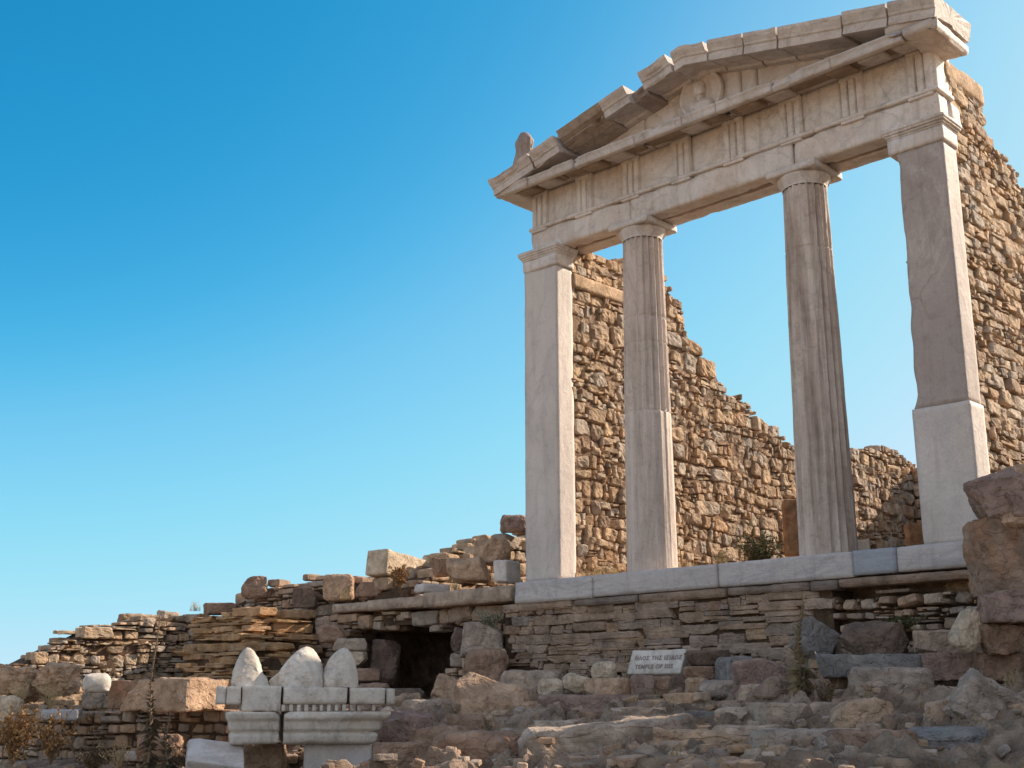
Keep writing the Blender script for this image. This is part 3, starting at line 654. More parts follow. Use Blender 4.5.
# returns of the cornice at both corners
gpr = [(y if y > -.31 else y, z) for y, z in gp]
q = MB()
Mx = np.array([[0, -1., 0], [-1., 0, 0], [0, 0, 1.]])   # profile y -> world -x, extrusion -> -y
strip(q, [(-.44, 4.19), (-.50, 4.19), (-.56, 4.26), (-.57, 4.33), (-.62, 4.36), (-.64, 4.44), (-.30, 4.44), (-.30, 4.19)][::-1] if 0 else [(.2, 4.385), (.0, 4.385), (-.03, 4.372), (-.235, 4.325), (-.245, 4.30), (-.28, 4.30), (-.285, 4.40), (.2, 4.41)], -.31, .335, step=.025, chip=.03, seed=170,
      M=np.array([[0, -1., 0], [1., 0, 0], [0, 0, 1.]]), O=(W-.10, 0, 0), center=(0, 4.36))
wornbox(q, (2.15, -.30, 4.405), (2.60, .33, 4.50), step=.03, wear=.02, chip=.03, seed=172)
wornbox(q, (2.32, -.33, 4.31), (W+.16, .34, 4.401), step=.03, wear=.012, chip=.03, seed=175)
q.build('corner_cornice', M['marble_cornice'], temple)
q = MB()
wornbox(q, (-2.61, -.30, 4.31), (-2.36, .36, 4.43), step=.03, wear=.012, chip=.03, seed=173)
q.build('corner_cornice', M['marble_cornice'], temple)

# cella walls
lt = prof([(0, 3.66), (.45, 3.82), (1.4, 3.98), (1.75, 3.9), (2.0, 3.5), (2.4, 3.12), (2.75, 2.93), (3.1, 2.62), (4.2, 2.25), (4.9, 2.15), (6.0, 2.28), (6.9, 2.45), (7.6, 2.45), (8.1, 2.35), (8.4, 2.3)], .07, 3)
sw = masonry('side_wall', M['rubble'], (-1.985, .27, 0), (0, 1, 0), (1, 0, 0), 8.2, -.02, lt, (.085, .25), (.7, 1.8), 11, temple, thick=.5, both=True, prot=.018, n=8, thin=.24, split=.38, gap=.006, rnd=.30, warp=.17, rot=.12, cuts=5, amp=.16, freq=2.4, mbk='mortar_mid', inset=.035)
q = MB(); wornbox(q, (-2.1, .28, 3.24), (-1.96, 1.35, 3.40), step=.04, wear=.015, chip=.03, seed=180); q.build('bond_beam', M['mortar_pale'], sw)
rtp = prof([(0, 4.36), (.85, 4.28), (.9, 3.98), (1.2, 3.85), (1.6, 3.65), (2.2, 3.5), (4, 3.5), (5.5, 3.3), (7, 2.9), (8, 2.6)], .02, 9)  # unseen rear stretch kept tall to shade the foreground
rw = masonry('side_wall', M['rubble'], (W-.04, .285, 0), (0, 1, 0), (1, 0, 0), 8.2, -.5, rtp, (.06, .16), (1.0, 2.6), 12, temple, thick=.47, both=True, prot=.014, n=7, cuts=5, amp=.16, gap=.005, freq=2.4, thin=.25, split=.2, rot=.07, rnd=.35, warp=.12, mbk='mortar_pale', depth=.10)
q = MB(); wornbox(q, (2.0, .28, 4.16), (2.425, 1.1, 4.36), step=.04, wear=.015, chip=.04, seed=181); q.build('coping_block', M['mortar_pale'], rw)
masonry('back_wall', M['rubble'], (-1.98, 8.2, 0), (1, 0, 0), (0, -1, 0), 4.0, 0, prof([(0, 2.35), (2, 2.2), (4, 1.5)], .08, 2), (.15, .3), (.9, 1.8), 13, temple, thick=.5, n=4)

# statue fragment on the left corner
sp = onp(522, 166, 1, -.05)
mb_ = MB(); prf = [(0, .125, .09), (.06, .12, .085), (.14, .095, .07), (.2, .09, .07), (.26, .105, .075), (.31, .11, .075), (.35, .085, .065), (.385, .05, .045), (.40, .004, .004)]
zs = np.linspace(0, .40, 36); th = np.arange(40)*2*math.pi/40
ra = np.interp(zs, [p[0] for p in prf], [p[1] for p in prf]); rb = np.interp(zs, [p[0] for p in prf], [p[2] for p in prf])
Z, T_ = np.meshgrid(zs, th, indexing='ij'); fold = .010*np.sin(T_*9+Z*9+1.5*np.sin(Z*8))*(Z < .3)
V = np.stack([(ra[:, None]+fold)*np.cos(T_)+.03*np.sin(Z*6), (rb[:, None]+fold)*np.sin(T_), Z], -1); V += .018*fbm(V*9, 4, 3)[..., None]*np.array([1, 1, .3]); V *= 1.12
ix = np.arange(V[..., 0].size).reshape(V.shape[:2]); nx = np.roll(ix, -1, 1); mb_.add(V, np.stack([ix[:-1], nx[:-1], nx[1:], ix[1:]], -1).reshape(-1, 4))
st = mb_.build('statue_fragment', M['marble_dark'], loc=(sp[0]-.02, -.02, 4.70)); tag(st, 'headless worn draped statue fragment standing on the left end of the pediment', 'statue')

# ------------------------------------------------------------------ terrace and ruined walls
pod = masonry('podium_wall', M['schist'], (-2.75, -.06, 0), (1, 0, 0), (0, -1, 0), 3.9, -1.45, prof([(0, -.24), (4, -.24)], 0, 1), (.045, .13), (1.8, 6.0), 21, None, thick=.4, depth=.10, prot=.007, n=(12, 3, 5), thin=.3, split=.18, warp=.11, rot=.018, rnd=.25, cuts=2, amp=.24, gap=0, inset=.04, freq=1.8)
tag(pod, 'brown layered schist wall carrying the marble step under the temple columns', 'retaining wall')
q = MB(); 
for k, (a, b) in enumerate([(-2.72, -1.75), (-1.74, -.9), (-.89, .1), (.11, .95), (.96, 1.22), (1.23, 2.7)]):
    wornbox(q, (a, -.075-.006*(k % 3), -.305+.01*(k % 2)), (b-.004, .1, -.222), step=.04, wear=.01, chip=.035, rough=.006, seed=200+k)
q.build('capping_slabs', M['schist'], pod)
pr2 = masonry('rubble_wall', M['rubble_grey'], (1.12, -.02, 0), (1, 0, 0), (0, -1, 0), 2.0, -1.2, prof([(0, -.31), (4, -.31)], 0, 1), (.05, .15), (1.0, 2.6), 22, None, thick=.4, depth=.12, prot=.05, n=6, thin=.25, split=.3, warp=.05, rot=.12, rnd=.55, cuts=3, amp=.1, gap=.012, inset=.12)
tag(pr2, 'loose rubble wall with dark gaps under the right end of the marble step', 'retaining wall')
# right-hand continuation of the terrace, mostly unseen, added to shade the foreground
rt2 = masonry('terrace_wall', M['rubble_grey'], (3.25, .1, 0), (1, .05, 0), (.05, -1, 0), 6.5, -1.0, prof([(0, 1.2), (.3, 1.5), (1.5, 2.0), (4, 2.3), (7, 2.5)], .08, 5), (.14, .34), (.9, 2.0), 23, None, thick=1.0, depth=.2, prot=.06, n=5)
tag(rt2, 'grey rubble terrace wall added out of view right of the temple to shade the slope', 'retaining wall')
# terrace wall left of the podium with the dark recess
def niche(u, v): return (2.55+.3*(v+.5)*-1 < u < 4.65+.2*math.sin(v*9)) and v < -.30-.13*abs(u-3.7)+.05*math.sin(u*7)
def nseg(us, v0, tt):
    a = us < 2.6; c = us > 4.75; b = ~a & ~c
    ub = np.concatenate([[2.6], us[b], [4.75]]); tb = np.interp(ub, us, tt)
    return [(us[a], np.full(a.sum(), v0-.3), tt[a]), (ub, np.full(len(ub), -.34), tb), (us[c], np.full(c.sum(), v0-.3), tt[c])]
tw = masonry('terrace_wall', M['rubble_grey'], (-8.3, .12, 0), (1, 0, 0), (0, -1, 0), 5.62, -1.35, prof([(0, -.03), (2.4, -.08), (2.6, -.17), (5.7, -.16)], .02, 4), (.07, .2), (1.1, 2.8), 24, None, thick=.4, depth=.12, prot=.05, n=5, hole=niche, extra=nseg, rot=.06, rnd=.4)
tag(tw, 'shaded rubble terrace wall with a dark collapsed recess, left of the temple', 'retaining wall')
for k, (a, b, z0, z1, y0) in enumerate([(-5.75, -5.05, -.155, -.045, .03), (-5.03, -4.02, -.165, -.04, -.01), (-4.0, -2.62, -.185, -.015, -.05)]):
    q = MB(); wornbox(q, (a, y0, z0), (b, .55, z1), step=.04, wear=.015, chip=.04, rough=.006, seed=210+k); q.build('coping_slab', M['ledge'], tw)
# side pieces of the recess
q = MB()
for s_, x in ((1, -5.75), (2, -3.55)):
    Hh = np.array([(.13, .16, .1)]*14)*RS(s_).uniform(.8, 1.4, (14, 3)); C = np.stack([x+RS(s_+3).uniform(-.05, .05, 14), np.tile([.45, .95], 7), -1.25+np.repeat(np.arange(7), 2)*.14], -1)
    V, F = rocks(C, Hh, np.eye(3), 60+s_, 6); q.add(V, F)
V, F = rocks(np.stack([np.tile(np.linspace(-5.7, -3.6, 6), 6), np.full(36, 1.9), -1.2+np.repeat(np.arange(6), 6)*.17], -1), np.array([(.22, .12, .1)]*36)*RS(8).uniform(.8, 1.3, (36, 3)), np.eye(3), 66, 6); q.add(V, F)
q.build('recess_stones', M['dark'], tw)  # dark stone colour deepens the shade inside the recess
q = MB(); wornbox(q, (-6.3, .50, -.36), (-3.3, 3.0, -.06), step=.08, wear=.02, chip=.03, seed=220); q.build('shade_slab', M['dark'], tw)  # unseen cover added over the recess to keep sky light out
# left wall, seen side on and lit
lw = masonry('field_wall', M['rubble'], (-8.32, .1, 0), (0, -1, 0), (1, 0, 0), 6.2, -1.9, prof([(0, .0), (.5, -.02), (1.3, -.14), (1.9, -.30), (2.5, -.58), (3.0, -.84), (3.6, -1.0), (6, -1.3)], .05, 6, 4), (.04, .22), (1.0, 3.2), 25, None, thick=.5, depth=.12, prot=.05, n=8, thin=.45, split=.25, warp=.14, rot=.08, rnd=.3, cuts=5, amp=.2, both=True)
tag(lw, 'sunlit dry stone wall of flat stones descending to the left edge', 'stone wall')
# stepped golden schist bank
bank = None
tiers = [(-6.05, -1.45, 1.1, -1.35, -.86), (-6.22, -1.35, 1.2, -.88, -.62), (-6.38, -1.15, 1.1, -.64, -.42), (-6.58, -1.0, 1.0, -.44, -.24), (-6.82, -.85, .95, -.26, -.09)]
bank = empty('stepped_bank', (-6.9, -.8, -1.2)); tag(bank, 'stepped bank of golden schist layers left of the dark recess', 'stone bank')
mi = Matrix.Translation((6.9, .8, 1.2))
for k, (x, y0, L, z0, z1) in enumerate(tiers):
    for (O_, U_, N_, LL) in (((x+.55, y0+L, 0), (-.1, -1, 0), (1, -.1, 0), L*.9), ((x+.45, y0+.12, 0), (-1, -.05, 0), (-.05, -1, 0), 1.25)):
        t_ = masonry('schist_tier', M['schist_gold'], O_, U_, np.array(N_)/np.linalg.norm(N_), LL, z0, prof([(0, z1), (2, z1)], .015, k), (.03, .12), (2, 7), 30+k, bank, thick=.55, depth=.14, prot=.07, n=(10, 4, 5), thin=.3, split=.1, rot=.05, rnd=.3, cuts=4, amp=.28, gap=.002, inset=.07, warp=.09, freq=1.8)
        t_.matrix_parent_inverse = mi
# heap on top of the terrace above the bank
hp = masonry('rubble_wall', M['rubble_grey'], (-8.9, .5, 0), (1, .03, 0), (.03, -1, 0), 3.2, -.1, prof([(0, .15), (.3, .30), (.7, .40), (1.2, .46), (1.9, .48), (2.6, .42), (3.2, .28)], .06, 7), (.08, .24), (1, 2.4), 26, None, thick=.6, depth=.14, prot=.08, n=6, rot=.12, both=True)
tag(hp, 'low heap of rubble masonry standing on the terrace above the schist bank', 'stone wall')
# wall rising away left of the left pier
uw = masonry('rubble_wall', M['rubble'], (-4.55, -.02+.25, 0), (-.03, 1, 0), (1, .03, 0), 3.2, -.1, prof([(0, .22), (.35, .38), (.6, .5), (1.1, .72), (1.6, .9), (2.2, 1.05), (3.2, 1.2)], .05, 8), (.09, .24), (1, 2.2), 27, None, thick=.7, depth=.14, prot=.05, n=6, rot=.1, rnd=.5, both=True)
tag(uw, 'sunlit rubble wall climbing behind the terrace, left of the left pier', 'stone wall')
# low rubble wall at the lower left
A = onp(100, 706, 2, -1.28); B_ = onp(232, 704, 2, -1.28)
A = atD(-40, 703, 11.9); B_ = atD(236, 706, 10.1)
dv = (B_-A); dv[2] = 0; Lw = np.linalg.norm(dv); dv /= Lw; nn = np.array([dv[1], -dv[0], 0])
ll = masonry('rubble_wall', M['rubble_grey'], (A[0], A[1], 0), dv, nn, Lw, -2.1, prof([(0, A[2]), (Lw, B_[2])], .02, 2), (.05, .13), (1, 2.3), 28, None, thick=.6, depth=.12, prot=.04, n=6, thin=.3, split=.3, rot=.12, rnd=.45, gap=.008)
tag(ll, 'shaded wall of small stones under the long lit block, lower left', 'retaining wall')

# ------------------------------------------------------------------ single stones
CAMB = np.stack([_rt, np.array([-math.sin(_y), math.cos(_y), 0]), np.array([0, 0, 1.])], 1)
def boulder(px, py, D, wp, hp_, mat, label, roll=0, yaw=0, dep=.75, seed=None, name='boulder', cat='boulder', n=26, rnd=.5, cuts=9, amp=.13, cut=(.58, .9), strata=0, freq=1.7, group=None):
    c = atD(px, py, D); s = D/FPX; H = np.array([wp*s/2, max(wp*s/2*dep, hp_*s*.35), hp_*s/2])*1.06
    seed = seed if seed is not None else int(px*7+py*3)
    R = CAMB@rotz(yaw)@roty(roll)
    V, F = rocks([(0, 0, 0)], [H], R, seed, n if (isinstance(n, tuple) or n > 16) else n+6, rnd*.8, cuts+2, cut, amp, freq, strata, 5)
    # a solid foot point, so the stone turns about its own base
    base = c.copy(); base[2] -= H[2]; V[:, 2] += H[2]
    m_ = MB(); m_.add(V, F); o = m_.build(name, M[mat], loc=base, smooth=False); return tag(o, label, cat, group)
def blockstone(px, py, D, wp, hp_, mat, label, roll=0, yaw=0, dep=.6, tilt=0, name='stone_block', cat='stone block', wear=.02, chip=.05, rough=.006, seed=None):
    c = atD(px, py, D); s = D/FPX; H = np.array([wp*s/2, wp*s/2*dep, hp_*s/2]); seed = seed if seed is not None else int(px+py)
    m_ = MB(); wornbox(m_, -H, H, step=max(.012, H.max()/22), wear=wear, chip=chip, rough=rough, seed=seed, M=CAMB@rotz(yaw)@rotx(tilt)@roty(roll), O=(0, 0, H[2]))
    base = c.copy(); base[2] -= H[2]; o = m_.build(name, M[mat], loc=base); return tag(o, label, cat)
B = boulder; K = blockstone
# right-hand pile
B(997, 498, 8.75, 56, 46, 'purple', 'dark angular boulder balanced on the big rusty block at the right edge', roll=-.35, rnd=.2, cuts=9)
B(1022, 563, 8.7, 92, 80, 'rust', 'huge rusty brown block at the right edge beside the marble step', rnd=.35, cuts=5, cut=(.75, .95), dep=.5, n=26)
B(1020, 477, 9.1, 36, 22, 'tan', 'flat tan stone above the dark boulder at the right edge', rnd=.4)
B(1018, 505, 8.6, 26, 24, 'purple', 'small brown stone wedged right of the dark boulder')
B(1014, 520, 8.6, 30, 18, 'tan', 'small tan stone lying under the dark boulder, right of it')
B(1024, 490, 9.0, 30, 22, 'grey', 'grey stone cut by the right frame edge above the wedged brown stone')
B(1013, 606, 8.3, 62, 32, 'purple', 'flat purple brown slab stone under the huge rusty block', rnd=.25)
B(969, 630, 8.4, 26, 42, 'pale', 'speckled pale oblong stone leaning left of the brown block', roll=.55, rnd=.8, cuts=3)
B(1000, 639, 8.3, 42, 28, 'brown', 'squat brown stone under the purple slab near the right edge')
B(982, 613, 8.5, 24, 12, 'grey', 'thin grey stone between the leaning pale stone and the purple slab', n=10)
B(1022, 632, 8.35, 18, 26, 'brown', 'upright brown stone at the right edge under the purple slab', n=12)
B(876, 642, 9.2, 68, 38, 'dark', 'large rounded slate grey boulder in front of the podium, right', dep=.7, rnd=1.1, cut=(.5, .75), cuts=8)
B(934, 644, 9.0, 48, 24, 'ledge', 'pale grey slab stone right of the slate boulder', rnd=.25)
B(868, 667, 8.7, 128, 22, 'blue', 'long blue grey ledge slab below the slate boulder', rnd=.2, cuts=3, dep=.35, n=(34, 14, 8))
B(952, 667, 8.55, 58, 26, 'purple', 'brown ledge block right of the blue grey ledge', rnd=.2, cuts=3, dep=.5)
B(1005, 667, 8.4, 52, 26, 'brown', 'cracked brown ledge block at the right edge below the pile', rnd=.2, cuts=3, dep=.5)
B(890, 689, 8.35, 74, 40, 'grey', 'broad rounded grey block under the blue grey ledge', rnd=.35, cuts=4, dep=.6)
B(762, 686, 9.3, 50, 52, 'purple', 'tall squarish brown boulder left of the dry spiky plant', rnd=.2, cuts=6, roll=-.12)
B(812, 640, 9.7, 40, 34, 'blue', 'slanted dark slab leaning on the podium behind the dry spiky plant', rnd=.15, roll=.5)
B(792, 720, 8.2, 92, 32, 'ledge', 'flat topped grey slab under the dry spiky plant', rnd=.2, cuts=4, dep=.5, n=(30, 14, 10))
B(858, 713, 7.7, 58, 24, 'tan', 'light crusted rock with a bright top right of the flat slab', roll=-.15)
B(900, 735, 7.2, 34, 38, 'rust', 'rust stained rock in the lower right foreground', rnd=.3)
B(992, 718, 7.0, 92, 66, 'grey', 'large folded grey rock in the lower right corner', strata=.05, n=28, roll=.5)
B(940, 748, 6.6, 80, 40, 'blue', 'low blue grey rock at the bottom right, left of the folded rock', strata=.04, n=24)
B(868, 752, 6.5, 80, 40, 'brown', 'brown rock at the bottom below the rust stained rock')
B(800, 750, 6.8, 90, 38, 'grey', 'weathered grey rock at the bottom left of the brown one', strata=.05)
B(838, 680, 8.7, 22, 16, 'brown', 'small brown stone between the grey block and the dry spiky plant', n=10)
B(748, 742, 7.4, 70, 30, 'ledge', 'pale folded ledge rock at the bottom, below the tall squarish boulder', strata=.06, n=26)
# middle
B(551, 689, 10.6, 25, 19, 'pale', 'small pale grey stone, leftmost of three light stones below the wall', n=16, rnd=1.1, cuts=2, cut=(.7, .95))
B(577, 684, 10.6, 28, 17, 'pale', 'white pointed stone, middle of three light stones below the wall', n=16, rnd=1.1, cuts=2, cut=(.7, .95), roll=.25)
B(604, 672, 10.7, 24, 19, 'pale', 'white rounded stone, nearest the sign of three light stones', n=16, rnd=1.1, cuts=2, cut=(.7, .95))
B(608, 688, 10.4, 46, 18, 'tan', 'flat tan stone below the rounded white stone', rnd=.5)
B(586, 705, 10.1, 90, 19, 'purple', 'long dark flat slab below the light stones', rnd=.4, cuts=3, dep=.4, n=(30, 14, 8))
B(500, 712, 10.7, 92, 54, 'tan', 'large smooth tan boulder below the round boulder of the recess', rnd=.6, cuts=5, n=28, roll=.25)
B(532, 690, 11.0, 60, 34, 'ledge', 'pale rounded boulder against the foot of the podium, left', rnd=.6, cuts=4)
B(541, 713, 10.3, 40, 26, 'tan', 'tan stone right of the large smooth boulder', rnd=.5)
B(485, 672, Y(485, 672, -0.35), 42, 44, 'brown', 'round brown boulder at the right side of the dark recess', rnd=.8, cuts=4)
B(481, 640, Y(481, 640, -0.12), 42, 32, 'grey', 'dark grey block above the round brown boulder', rnd=.25, cuts=4)
B(500, 660, Y(500, 660, -0.2), 16, 20, 'tan', 'small upright tan stone between round boulder and podium', n=10)
B(643, 688, 10.3, 24, 24, 'purple', 'brown stone just below the left part of the sign', n=12)
B(661, 688, 10.3, 22, 22, 'brown', 'rounded brown stone below the middle of the sign', n=12)
B(680, 686, 10.2, 22, 20, 'dark', 'black blue stone below the right part of the sign', n=12)
B(699, 690, 10.0, 24, 22, 'tan', 'tan stone right of the black one below the sign', n=12)
B(668, 707, 9.7, 74, 14, 'tan', 'thin flat tan slab in the row below the sign', rnd=.4, dep=.4, n=(24, 12, 7))
B(637, 707, 9.9, 14, 12, 'pale', 'tiny pale cube of stone left of the thin tan slab', n=8)
B(722, 689, 9.8, 44, 16, 'grey', 'long grey stone left of the tall squarish boulder', rnd=.4)
B(736, 670, 10.0, 38, 24, 'blue', 'blue grey block right of the sign against the wall', rnd=.2, cuts=3)
B(706, 658, 10.5, 44, 14, 'dark', 'dark flat stone tucked behind the right side of the sign', n=14)
B(702, 673, 10.2, 34, 12, 'brown', 'flat brown stone right below the sign edge', n=12)
B(646, 726, 9.2, 56, 34, 'tan', 'rounded pale brown boulder two rows below the sign', rnd=.5)
B(603, 722, 9.5, 46, 22, 'brown', 'ochre brown stone left of the rounded boulder below the sign', rnd=.4)
B(700, 726, 8.9, 50, 26, 'blue', 'blue grey boulder right of the rounded pale brown boulder', rnd=.4)
B(738, 718, 9.0, 30, 28, 'grey', 'squared grey stone under the long grey stone', rnd=.2)
B(556, 734, 9.0, 60, 24, 'ledge', 'low grey rock in front of the large smooth tan boulder', strata=.04)
B(612, 748, 7.8, 175, 46, 'ledge', 'broad pale folded bedrock hump at the bottom middle', strata=.10, n=44, dep=.8, cuts=8, amp=.2, roll=-.08)
B(708, 753, 7.3, 130, 38, 'tan', 'pale brown bedrock hump right of the broad folded one', strata=.10, n=38, dep=.8, amp=.2, roll=.1)
B(500, 755, 8.2, 120, 44, 'brown', 'dark brown rock with crusty top at the bottom, left of the bedrock hump', strata=.10, n=36, amp=.2)
B(440, 745, 9.2, 62, 34, 'brown', 'rounded brown rock right of the altar', rnd=.5)
B(408, 728, 10.0, 52, 30, 'purple', 'brown rock behind the right end of the altar', rnd=.5)
B(430, 712, 10.8, 50, 22, 'grey', 'low grey rock in front of the dark recess', rnd=.5)
B(400, 757, 8.8, 50, 26, 'brown', 'low brown rock right of the altar foot')
B(466, 726, 9.9, 36, 22, 'brown', 'brown stone below the left end of the large smooth boulder')
# recess and bank
B(385, 662, Y(385, 662, 0.25), 26, 40, 'dark', 'dark upright block at the left side of the recess', rnd=.4, cuts=6, roll=.1)
B(354, 659, Y(354, 659, -0.2), 24, 13, 'pale', 'small white block left of the dark upright one', n=12, rnd=.2, cuts=2)
B(352, 645, Y(352, 645, -0.15), 34, 12, 'grey', 'flat grey stone above the small white block', n=12)
B(360, 675, Y(360, 675, -0.25), 40, 12, 'brown', 'flat brown stone below the small white block', n=12)
B(330, 634, Y(330, 634, -0.3), 30, 16, 'brown', 'brown stone on the bank left of the flat grey stone', n=12)
B(372, 694, Y(372, 694, -.7), 34, 20, 'brown', 'brown rock lying before the left side of the dark recess', rnd=.5)
B(408, 697, Y(408, 697, -.6), 30, 16, 'dark', 'dark rock on the sill of the recess', rnd=.5)
B(450, 692, Y(450, 692, -.6), 32, 26, 'tan', 'tan rock leaning at the right foot of the recess', rnd=.6, roll=.4)
B(461, 640, Y(461, 640, -.05), 18, 26, 'dark', 'dark narrow stone at the right jamb of the recess', rnd=.5, roll=.2)
# on the terrace, skyline
B(256, 588, Y(256, 588, 0.4), 25, 21, 'brown', 'rounded brown boulder at the left end of the heap on the skyline', rnd=.5)
B(339, 588, Y(339, 588, 0.35), 29, 25, 'tan', 'drum shaped brown stone at the right end of the heap', rnd=.45, cuts=2, amp=.06)
B(305, 598, Y(305, 598, 0.3), 22, 19, 'dark', 'dark squared slab in the front of the heap', rnd=.15, cuts=4, dep=.3)
B(220, 609, Y(220, 606, 0.15), 34, 10, 'brown', 'flat dark stone at the corner where the heap meets the left wall', n=12)
B(514, 525, Y(514, 525, 2.0), 26, 18, 'purple', 'smooth dark stone on the wall crest beside the left pier', rnd=.7, cuts=2, n=12)
K(408, 571, Y(408, 571, .75), 96, 25, 'pale', 'pale marble block lying on the terrace behind the orange dry shrub', roll=.10, yaw=.95, dep=.28, chip=.07)
K(507, 572, Y(507, 572, 0.25), 24, 22, 'marble_warm', 'squared pale block beside the foot of the left pier', yaw=.9, dep=.7)
K(432, 589, Y(432, 589, 0.15), 32, 9, 'marble_warm', 'small flat marble piece right of the orange dry shrub', yaw=.6, dep=.6)
B(468, 570, Y(468, 570, 0.55), 40, 22, 'tan', 'tan block on the terrace left of the squared pale block', rnd=.3)
B(445, 566, Y(445, 566, 0.6), 26, 20, 'brown', 'brown stone between the marble block and the tan block')
B(492, 552, Y(492, 552, 0.9), 34, 24, 'tan', 'squared lit stone above the tan block', rnd=.2)
B(370, 590, Y(370, 590, 0.25), 26, 14, 'brown', 'brown stone left of the pale marble block on the terrace')
# lower left
B(139, 696, 10.7, 52, 27, 'brown', 'brown squared block, left half of the long lit course', rnd=.2, cuts=4, dep=.8, yaw=1.1)
B(192, 695, 10.3, 104, 29, 'tan', 'long rough sunlit block left of the altar', rnd=.25, cuts=4, dep=.75, n=(30, 24, 14), yaw=1.1, amp=.24)
K(97, 683, 10.5, 27, 19, 'marble_white', 'white faceted marble piece on the low wall, left', yaw=.4, wear=.05, chip=.08, dep=.8)
B(94, 700, 10.9, 20, 16, 'grey', 'grey stone right under the white marble piece', n=12)
B(16, 682, 11.8, 56, 30, 'tan', 'large sunlit tan rock near the left edge', rnd=.08, n=30, yaw=1.2, roll=.2, strata=.08, amp=.3, cuts=12, cut=(.5, .8))
B(60, 679, 11.8, 40, 28, 'tan', 'rough tan rock right of the large sunlit rock', rnd=.08, yaw=1.2, roll=-.15, strata=.08, amp=.3, cuts=12, cut=(.5, .8))
B(6, 712, 10.8, 30, 30, 'pale', 'pale rock at the left frame edge above the dry shrub', rnd=.5)
K(62, 715, 10.8, 36, 11, 'marble_grey', 'flat grey slab lying below the rough tan rock', yaw=.1)
K(215, 757, 8.9, 56, 12, 'marble_warm', 'tilted flat paving slab left of the altar foot', tilt=.5, roll=.16, yaw=.25, dep=.8, wear=.008, chip=.03)
K(132, 756, 9.9, 13, 9, 'marble_white', 'tiny white stone at the foot of the lower left wall', wear=.01, chip=.02)
B(258, 758, 9.5, 50, 30, 'tan', 'pale brown rock under the left half of the altar', rnd=.4)
B(160, 745, 9.8, 40, 20, 'brown', 'brown stone at the foot of the small stone wall', n=14)

# scree nobody could count
rs = RS(77); Cc = []; Hh = []
while len(Cc) < 2300:
    px_, py_ = rs.uniform(380, 1040), 0
    x, y = rs.uniform(-8, 4.2), rs.uniform(-7.2, .0)
    if len(Cc) > 1300: x, y = rs.uniform(-2.5, 3.5), rs.uniform(-5.6, -3)
    if x < -4.5 and rs.rand() < .6: continue
    s = .016+.05*rs.rand()**2 if len(Cc) > 110 else rs.uniform(.045, .11)
    if s > .045 and y < -3.6: continue
    Cc.append((x, y, 0)); Hh.append((s*rs.uniform(.9, 1.7), s*rs.uniform(.8, 1.3), s*rs.uniform(.45, .95)))
Cc = np.array(Cc); Hh = np.array(Hh); Cc[:, 2] = height(Cc[None, :, 0], Cc[None, :, 1])[0]+Hh[:, 2]*.35
Rr = np.array([rotz(rs.uniform(0, 6.28))@rotx(rs.normal(0, .25)) for _ in Cc])
q = MB(); nb_ = 110
V, F = rocks(Cc[:nb_], Hh[:nb_], Rr[:nb_], 5, 10, .3, 8, (.58, .9), .15); q.add(V, F)
V, F = rocks(Cc[nb_:], Hh[nb_:], Rr[nb_:], 6, 5, .35, 5, (.6, .9), .12); q.add(V, F)
sc = q.build('scree', M['rubble_grey'], smooth=False); tag(sc, kind='stuff', label='loose scree of small broken stones over the slope', cat='scree')

# ------------------------------------------------------------------ altar
ad = 9.4; ac = atD(305, 700, ad); PXM = FPX/ad
al = empty('marble_altar', (ac[0], ac[1], ac[2]-.36)); tag(al, 'white marble altar crown of carved blocks topped by three cones', 'altar')
RB = CAMB@rotz(math.radians(14))
al.rotation_euler = (0, 0, math.atan2(RB[1, 0], RB[0, 0]))
def L_(px, py, y=0): return np.array([(px-305)/PXM, y, (700-py)/PXM+.36])
def apart(name, lo, hi, mat='marble_white', **k):
    q = MB(); wornbox(q, lo, hi, **{**dict(step=.02, wear=.006, chip=.02, rough=.004), **k}); return q.build(name, M[mat], al)
def seg(x0, x1): return ((x0-305)/PXM, (x1-305)/PXM)
z_t = (700-687)/PXM+.36; z_b = (700-704)/PXM+.36; z_m = (700-711)/PXM+.36; z_l = (700-742)/PXM+.36
for k, (a, b, yf) in enumerate([(218, 227, -.30), (227, 241, -.30), (281, 343, -.31), (345, 380, -.305), (381, 390, -.30)]):
    x0, x1 = seg(a, b); apart('cornice_block', (x0+.002, yf, z_b), (x1-.002, .28, z_t-.004*k), seed=300+k)
x0, x1 = seg(242, 279); apart('cornice_block', (x0, -.285, z_m+.005), (x1, .27, z_t+.003), seed=310)
q = MB()
for k in range(19):
    if 0 < k < 4 or k == 0 or rs.rand() < .1: continue
    x = (236+k*7.3-305)/PXM; wornbox(q, (x, -.29, z_m+.002), (x+.028, -.2, z_b-.002), step=.012, wear=.003, chip=.006, seed=320+k)
q.build('dentils', M['marble_white'], al)
def flare(x0c, x1c, zt, zb, e=.05):
    def fn(p):
        t = np.clip((p[:, 2]-zb)/(zt-zb), 0, 1); s = e*np.interp(t, [0, .08, .32, .36, .40, .44, .72, .78, 1], [.1, .3, .4, .1, .1, .5, .62, .9, 1.1])
        c = (p[:, 1] < 0); o = p.copy(); o[:, 1] -= s*c; r = p[:, 0] > x1c-.03; o[:, 0] += s*r*1.2; l = p[:, 0] < x0c+.03; o[:, 0] -= s*l*.5; return o
    return fn
x0, x1 = seg(235, 279); apart('body_block', (x0, -.21, z_l+.004), (x1, .22, z_m), seed=330, fn=flare(x0, 99, z_m, z_l, .10), wear=.015, chip=.045, step=.013)
x0, x1 = seg(283, 368); apart('body_block', (x0, -.215, z_l), (x1, .22, z_m+.0), seed=331, fn=flare(-99, x1, z_m, z_l, .11), wear=.015, chip=.05, step=.013)
